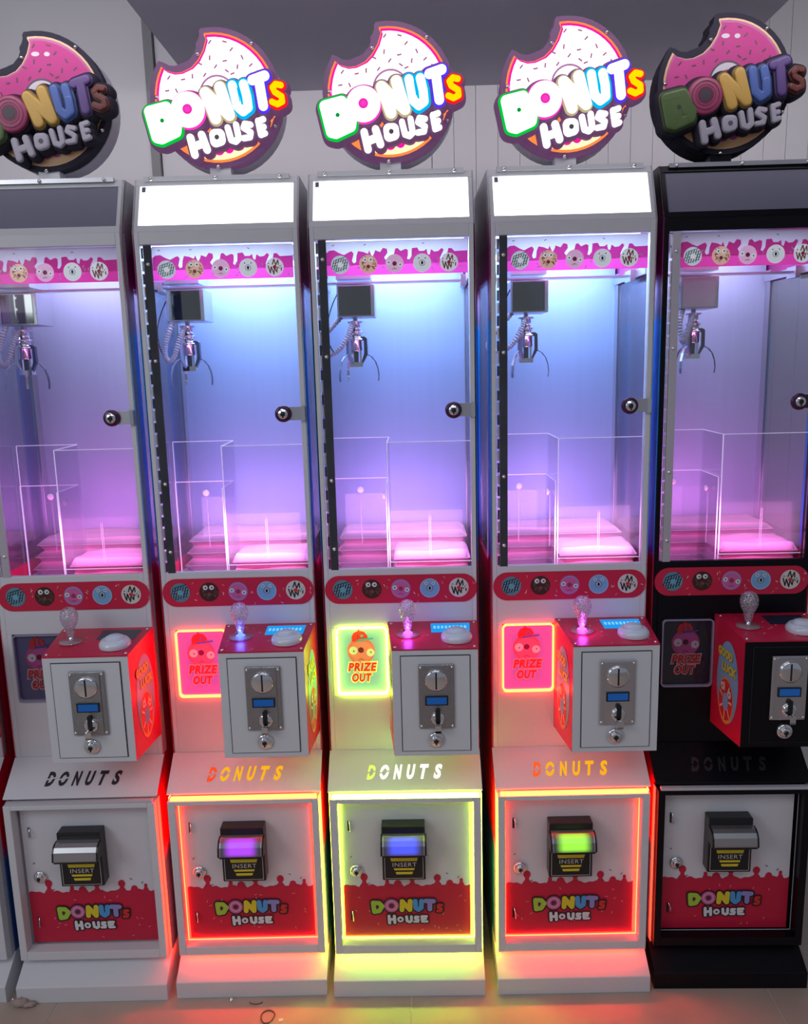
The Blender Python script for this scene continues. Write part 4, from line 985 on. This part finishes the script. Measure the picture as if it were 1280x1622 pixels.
PADM = pm('pink_pad_cover', (0.98, 0.44, 0.66), 0.75, noise=0.04, nscale=14)
def pad(pts, z0, z1, rp):
    """wrapped foam: soft-edged slab with sagging, slightly creased sides"""
    x0, y0 = pts[0]; x1, y1 = pts[2]
    nx_, ny_ = 22, 12; vs = []; fs = []
    ph = [rp.uniform(0, 6) for _ in range(6)]
    def soft(u, n):   # 1 inside, rounding at borders
        e = min(u, 1 - u) * 2
        return 1 - max(0, 1 - e / 0.09) ** 2.4
    def vert(i, j, top):
        u, v = i / nx_, j / ny_
        su_, sv = soft(u, nx_), soft(v, ny_); k = min(su_, sv)
        h = (z1 - z0)
        x = x0 + (x1 - x0) * u; y = y0 + (y1 - y0) * v
        wob = .0012 * math.sin(ph[0] + u * 9 + v * 3) + .0010 * math.sin(ph[1] + v * 13 - u * 5)
        z = (z0 + h * .55) + (h * .45) * k + wob * (k > .9)
        if not top: z = z0 + h * .5 - (h * .5) * min(1, k * 1.3)
        return (x, y, max(z, z0))
    for t in (True, False):
        o = len(vs)
        for j in range(ny_ + 1):
            for i in range(nx_ + 1): vs.append(vert(i, j, t))
        for j in range(ny_):
            for i in range(nx_):
                q = (o + j * (nx_ + 1) + i, o + j * (nx_ + 1) + i + 1, o + (j + 1) * (nx_ + 1) + i + 1, o + (j + 1) * (nx_ + 1) + i)
                fs.append(q if t else q[::-1])
    n1 = (nx_ + 1) * (ny_ + 1)
    ring = [i for i in range(nx_ + 1)] + [j * (nx_ + 1) + nx_ for j in range(1, ny_ + 1)] + [ny_ * (nx_ + 1) + i for i in range(nx_ - 1, -1, -1)] + [j * (nx_ + 1) for j in range(ny_ - 1, 0, -1)]
    for a, b in zip(ring, ring[1:] + ring[:1]): fs.append((a, a + n1, b + n1, b)[::-1])
    return B([PADM]).add(vs, fs, 0, True).build('foam_pad')

RG = (1.0, 0.030, 0.008)
CFG = [
 dict(id='far', paint='white', lit=False, x=-1.085, y=-.008, r=.016, claw=-.09, label='unlit white crane machine cut off by the left edge of the photo', short='far left machine'),
 dict(id='dim', paint='white', lit=False, x=-.7186, y=-.006, r=.0157, claw=-.105, hose='a', hinge='plate', label='unlit white crane machine with silver bill visor, left of the red-glowing ones', short='unlit white machine'),
 dict(id='red2', paint='white', lit=True, x=-.3582, y=.0035, r=.0144, claw=-.100, hose='a', hinge='dark', glow=RG, gs=36.0, letters=(1.0, .42, .01), letter1=(1.0, .08, .02), lets=1.1,
      bill=(.45, .03, 1.0), joy=(.06, .10, 1.0), label='lit white crane machine with red glow and purple visor, beside unlit white one', short='red-glowing machine with purple visor'),
 dict(id='lime', paint='white', lit=True, x=0, y=0, r=0, claw=-.085, hose='b', hinge='dark', glow=(.52, .84, .035), gs=36.0, letters=(.95, 1.0, .75), letter1=(.85, 1.0, .15), lets=1.5,
      bill=(.05, .08, 1.0), joy=(.62, .06, 1.0), label='lit white crane machine with yellow-green glow and blue visor', short='yellow-green glowing machine'),
 dict(id='red4', paint='white', lit=True, x=.3683, y=.003, r=.0119, claw=-.073, hose='b', hinge='dark', glow=RG, gs=36.0, letters=(1.0, .40, .01), letter1=(1.0, .12, .02), lets=1.1,
      bill=(.35, 1.0, .03), joy=(.75, .06, .9), label='lit white crane machine with red glow and green visor, beside black one', short='red-glowing machine with green visor'),
 dict(id='black', paint='black', lit=False, x=.723, y=.0121, r=-.0106, claw=-.058, hose='c', hinge='plate', sign_dx=-.03, label='unlit black crane machine at the right end of the row', short='black machine'),
]
# window inks, each machine's LED light mixed into flap and print colours: body, eye, red, outline, dark, brim, body highlight
for c in CFG:
    i = c['id']
    if i in ('red2', 'red4'):
        c['flap'] = ((.22, .05, .14), (.50, .05, .26)); c['ink'] = [(.80, .04, .10), (.85, .25, .35), (.85, .01, .02), (.75, .12, .22), (.25, .0, .04), (.15, .04, .30), (.88, .05, .14)]
    elif i == 'lime':
        c['flap'] = ((.12, .2, .12), (.22, .46, .26)); c['ink'] = [(.70, .16, .06), (.62, .68, .25), (.75, .03, .01), (.80, .75, .18), (.18, .02, .01), (.05, .36, .20), (.78, .22, .09)]
    else:
        c['flap'] = ((.060, .055, .15), None) if c['paint'] == 'white' else ((.012, .010, .025), None)
        c['ink'] = [(.30, .04, .15), (.40, .34, .42), (.35, .015, .02), (.45, .25, .28), (.06, .0, .02), (.03, .04, .2), (.33, .05, .20)]
for c in CFG: machine(c)

# ------------------------------------------------------------------ bits on the floor
pts = [(-.3115 + .0145 * math.cos(a) * (1 + .08 * math.sin(3 * a)), -.169 + .018 * math.sin(a), .0014) for a in [2 * math.pi * i / 32 for i in range(32)]]
tag(B([pm('brown_rubber', (0.16, 0.07, 0.05), 0.5)]).tube(pts, .0013, 0, 6, closed=True).build('rubber_band'), 'brown elastic ring lying on the floor before the machine with the purple visor', 'elastic band')
tag(B([pm('scrap_paper', (0.8, 0.74, 0.72), 0.7)]).prism([(-.2855, -.1830), (-.2755, -.1815), (-.2765, -.1735), (-.2860, -.1750)], .0003, .0012, 0, 'z').build('paper_scrap'), 'small square white scrap on the floor beside the brown ring', 'paper scrap')
rp = random.Random(3)
for k, (fx_, fy_, lab) in enumerate(((-.4018, -.121, 'small bright bolt foot on the floor under the left of the purple-visor machine'), (-.345, -.123, 'thin brown loop of wire on the floor touching the foot of the purple-visor machine'))):
    if k == 0: tag(B([CHROME]).lathe([(.004, 0), (.004, .003), (.0025, .0035), (.0025, .007), (.0001, .0075)], (fx_, fy_, 0), 'z', 0, 12).build('bolt'), lab, 'bolt')
    else: tag(B([pm('brown_wire', (0.12, 0.07, 0.04), 0.5)]).tube([(fx_ + .014 * math.cos(a), fy_ - .004 + .006 * math.sin(a), .0011) for a in [math.pi * i / 12 + math.pi for i in range(13)]], .001, 0, 6).build('wire_loop'), lab, 'wire')
b = B([pm('dust_fluff', (0.42, 0.32, 0.29), 0.95, bump=1.0, nscale=150)])
def lump(c, r, seed, sq):
    q = random.Random(seed); n, m = 14, 9; vs = []; fs = []
    for j in range(m + 1):
        th = math.pi * j / m
        for i in range(n):
            a = 2 * math.pi * i / n; rr = r * (1 + q.uniform(-.18, .18))
            vs.append((c[0] + rr * math.sin(th) * math.cos(a) * 1.7, c[1] + rr * math.sin(th) * math.sin(a), max(0.0002, c[2] + rr * math.cos(th) * sq)))
    for j in range(m):
        for i in range(n): fs.append((j * n + i, (j + 1) * n + i, (j + 1) * n + (i + 1) % n, j * n + (i + 1) % n))
    b.add(vs, fs, 0, True)
lump((-.876, -.128, .009), .011, 1, .8); lump((-.858, -.131, .006), .009, 2, .6)
tag(b.build('dust_clump'), 'brownish clump of dust at the left foot of the unlit white machine', 'dust')
tag(B([CHROME]).lathe([(.0045, 0), (.005, .004), (.003, .007), (.003, .012), (.0001, .013)], (-.897, -.121, .0), 'z', 0, 12).build('bolt'), 'shiny bolt standing on the floor beside the brown dust clump', 'bolt')
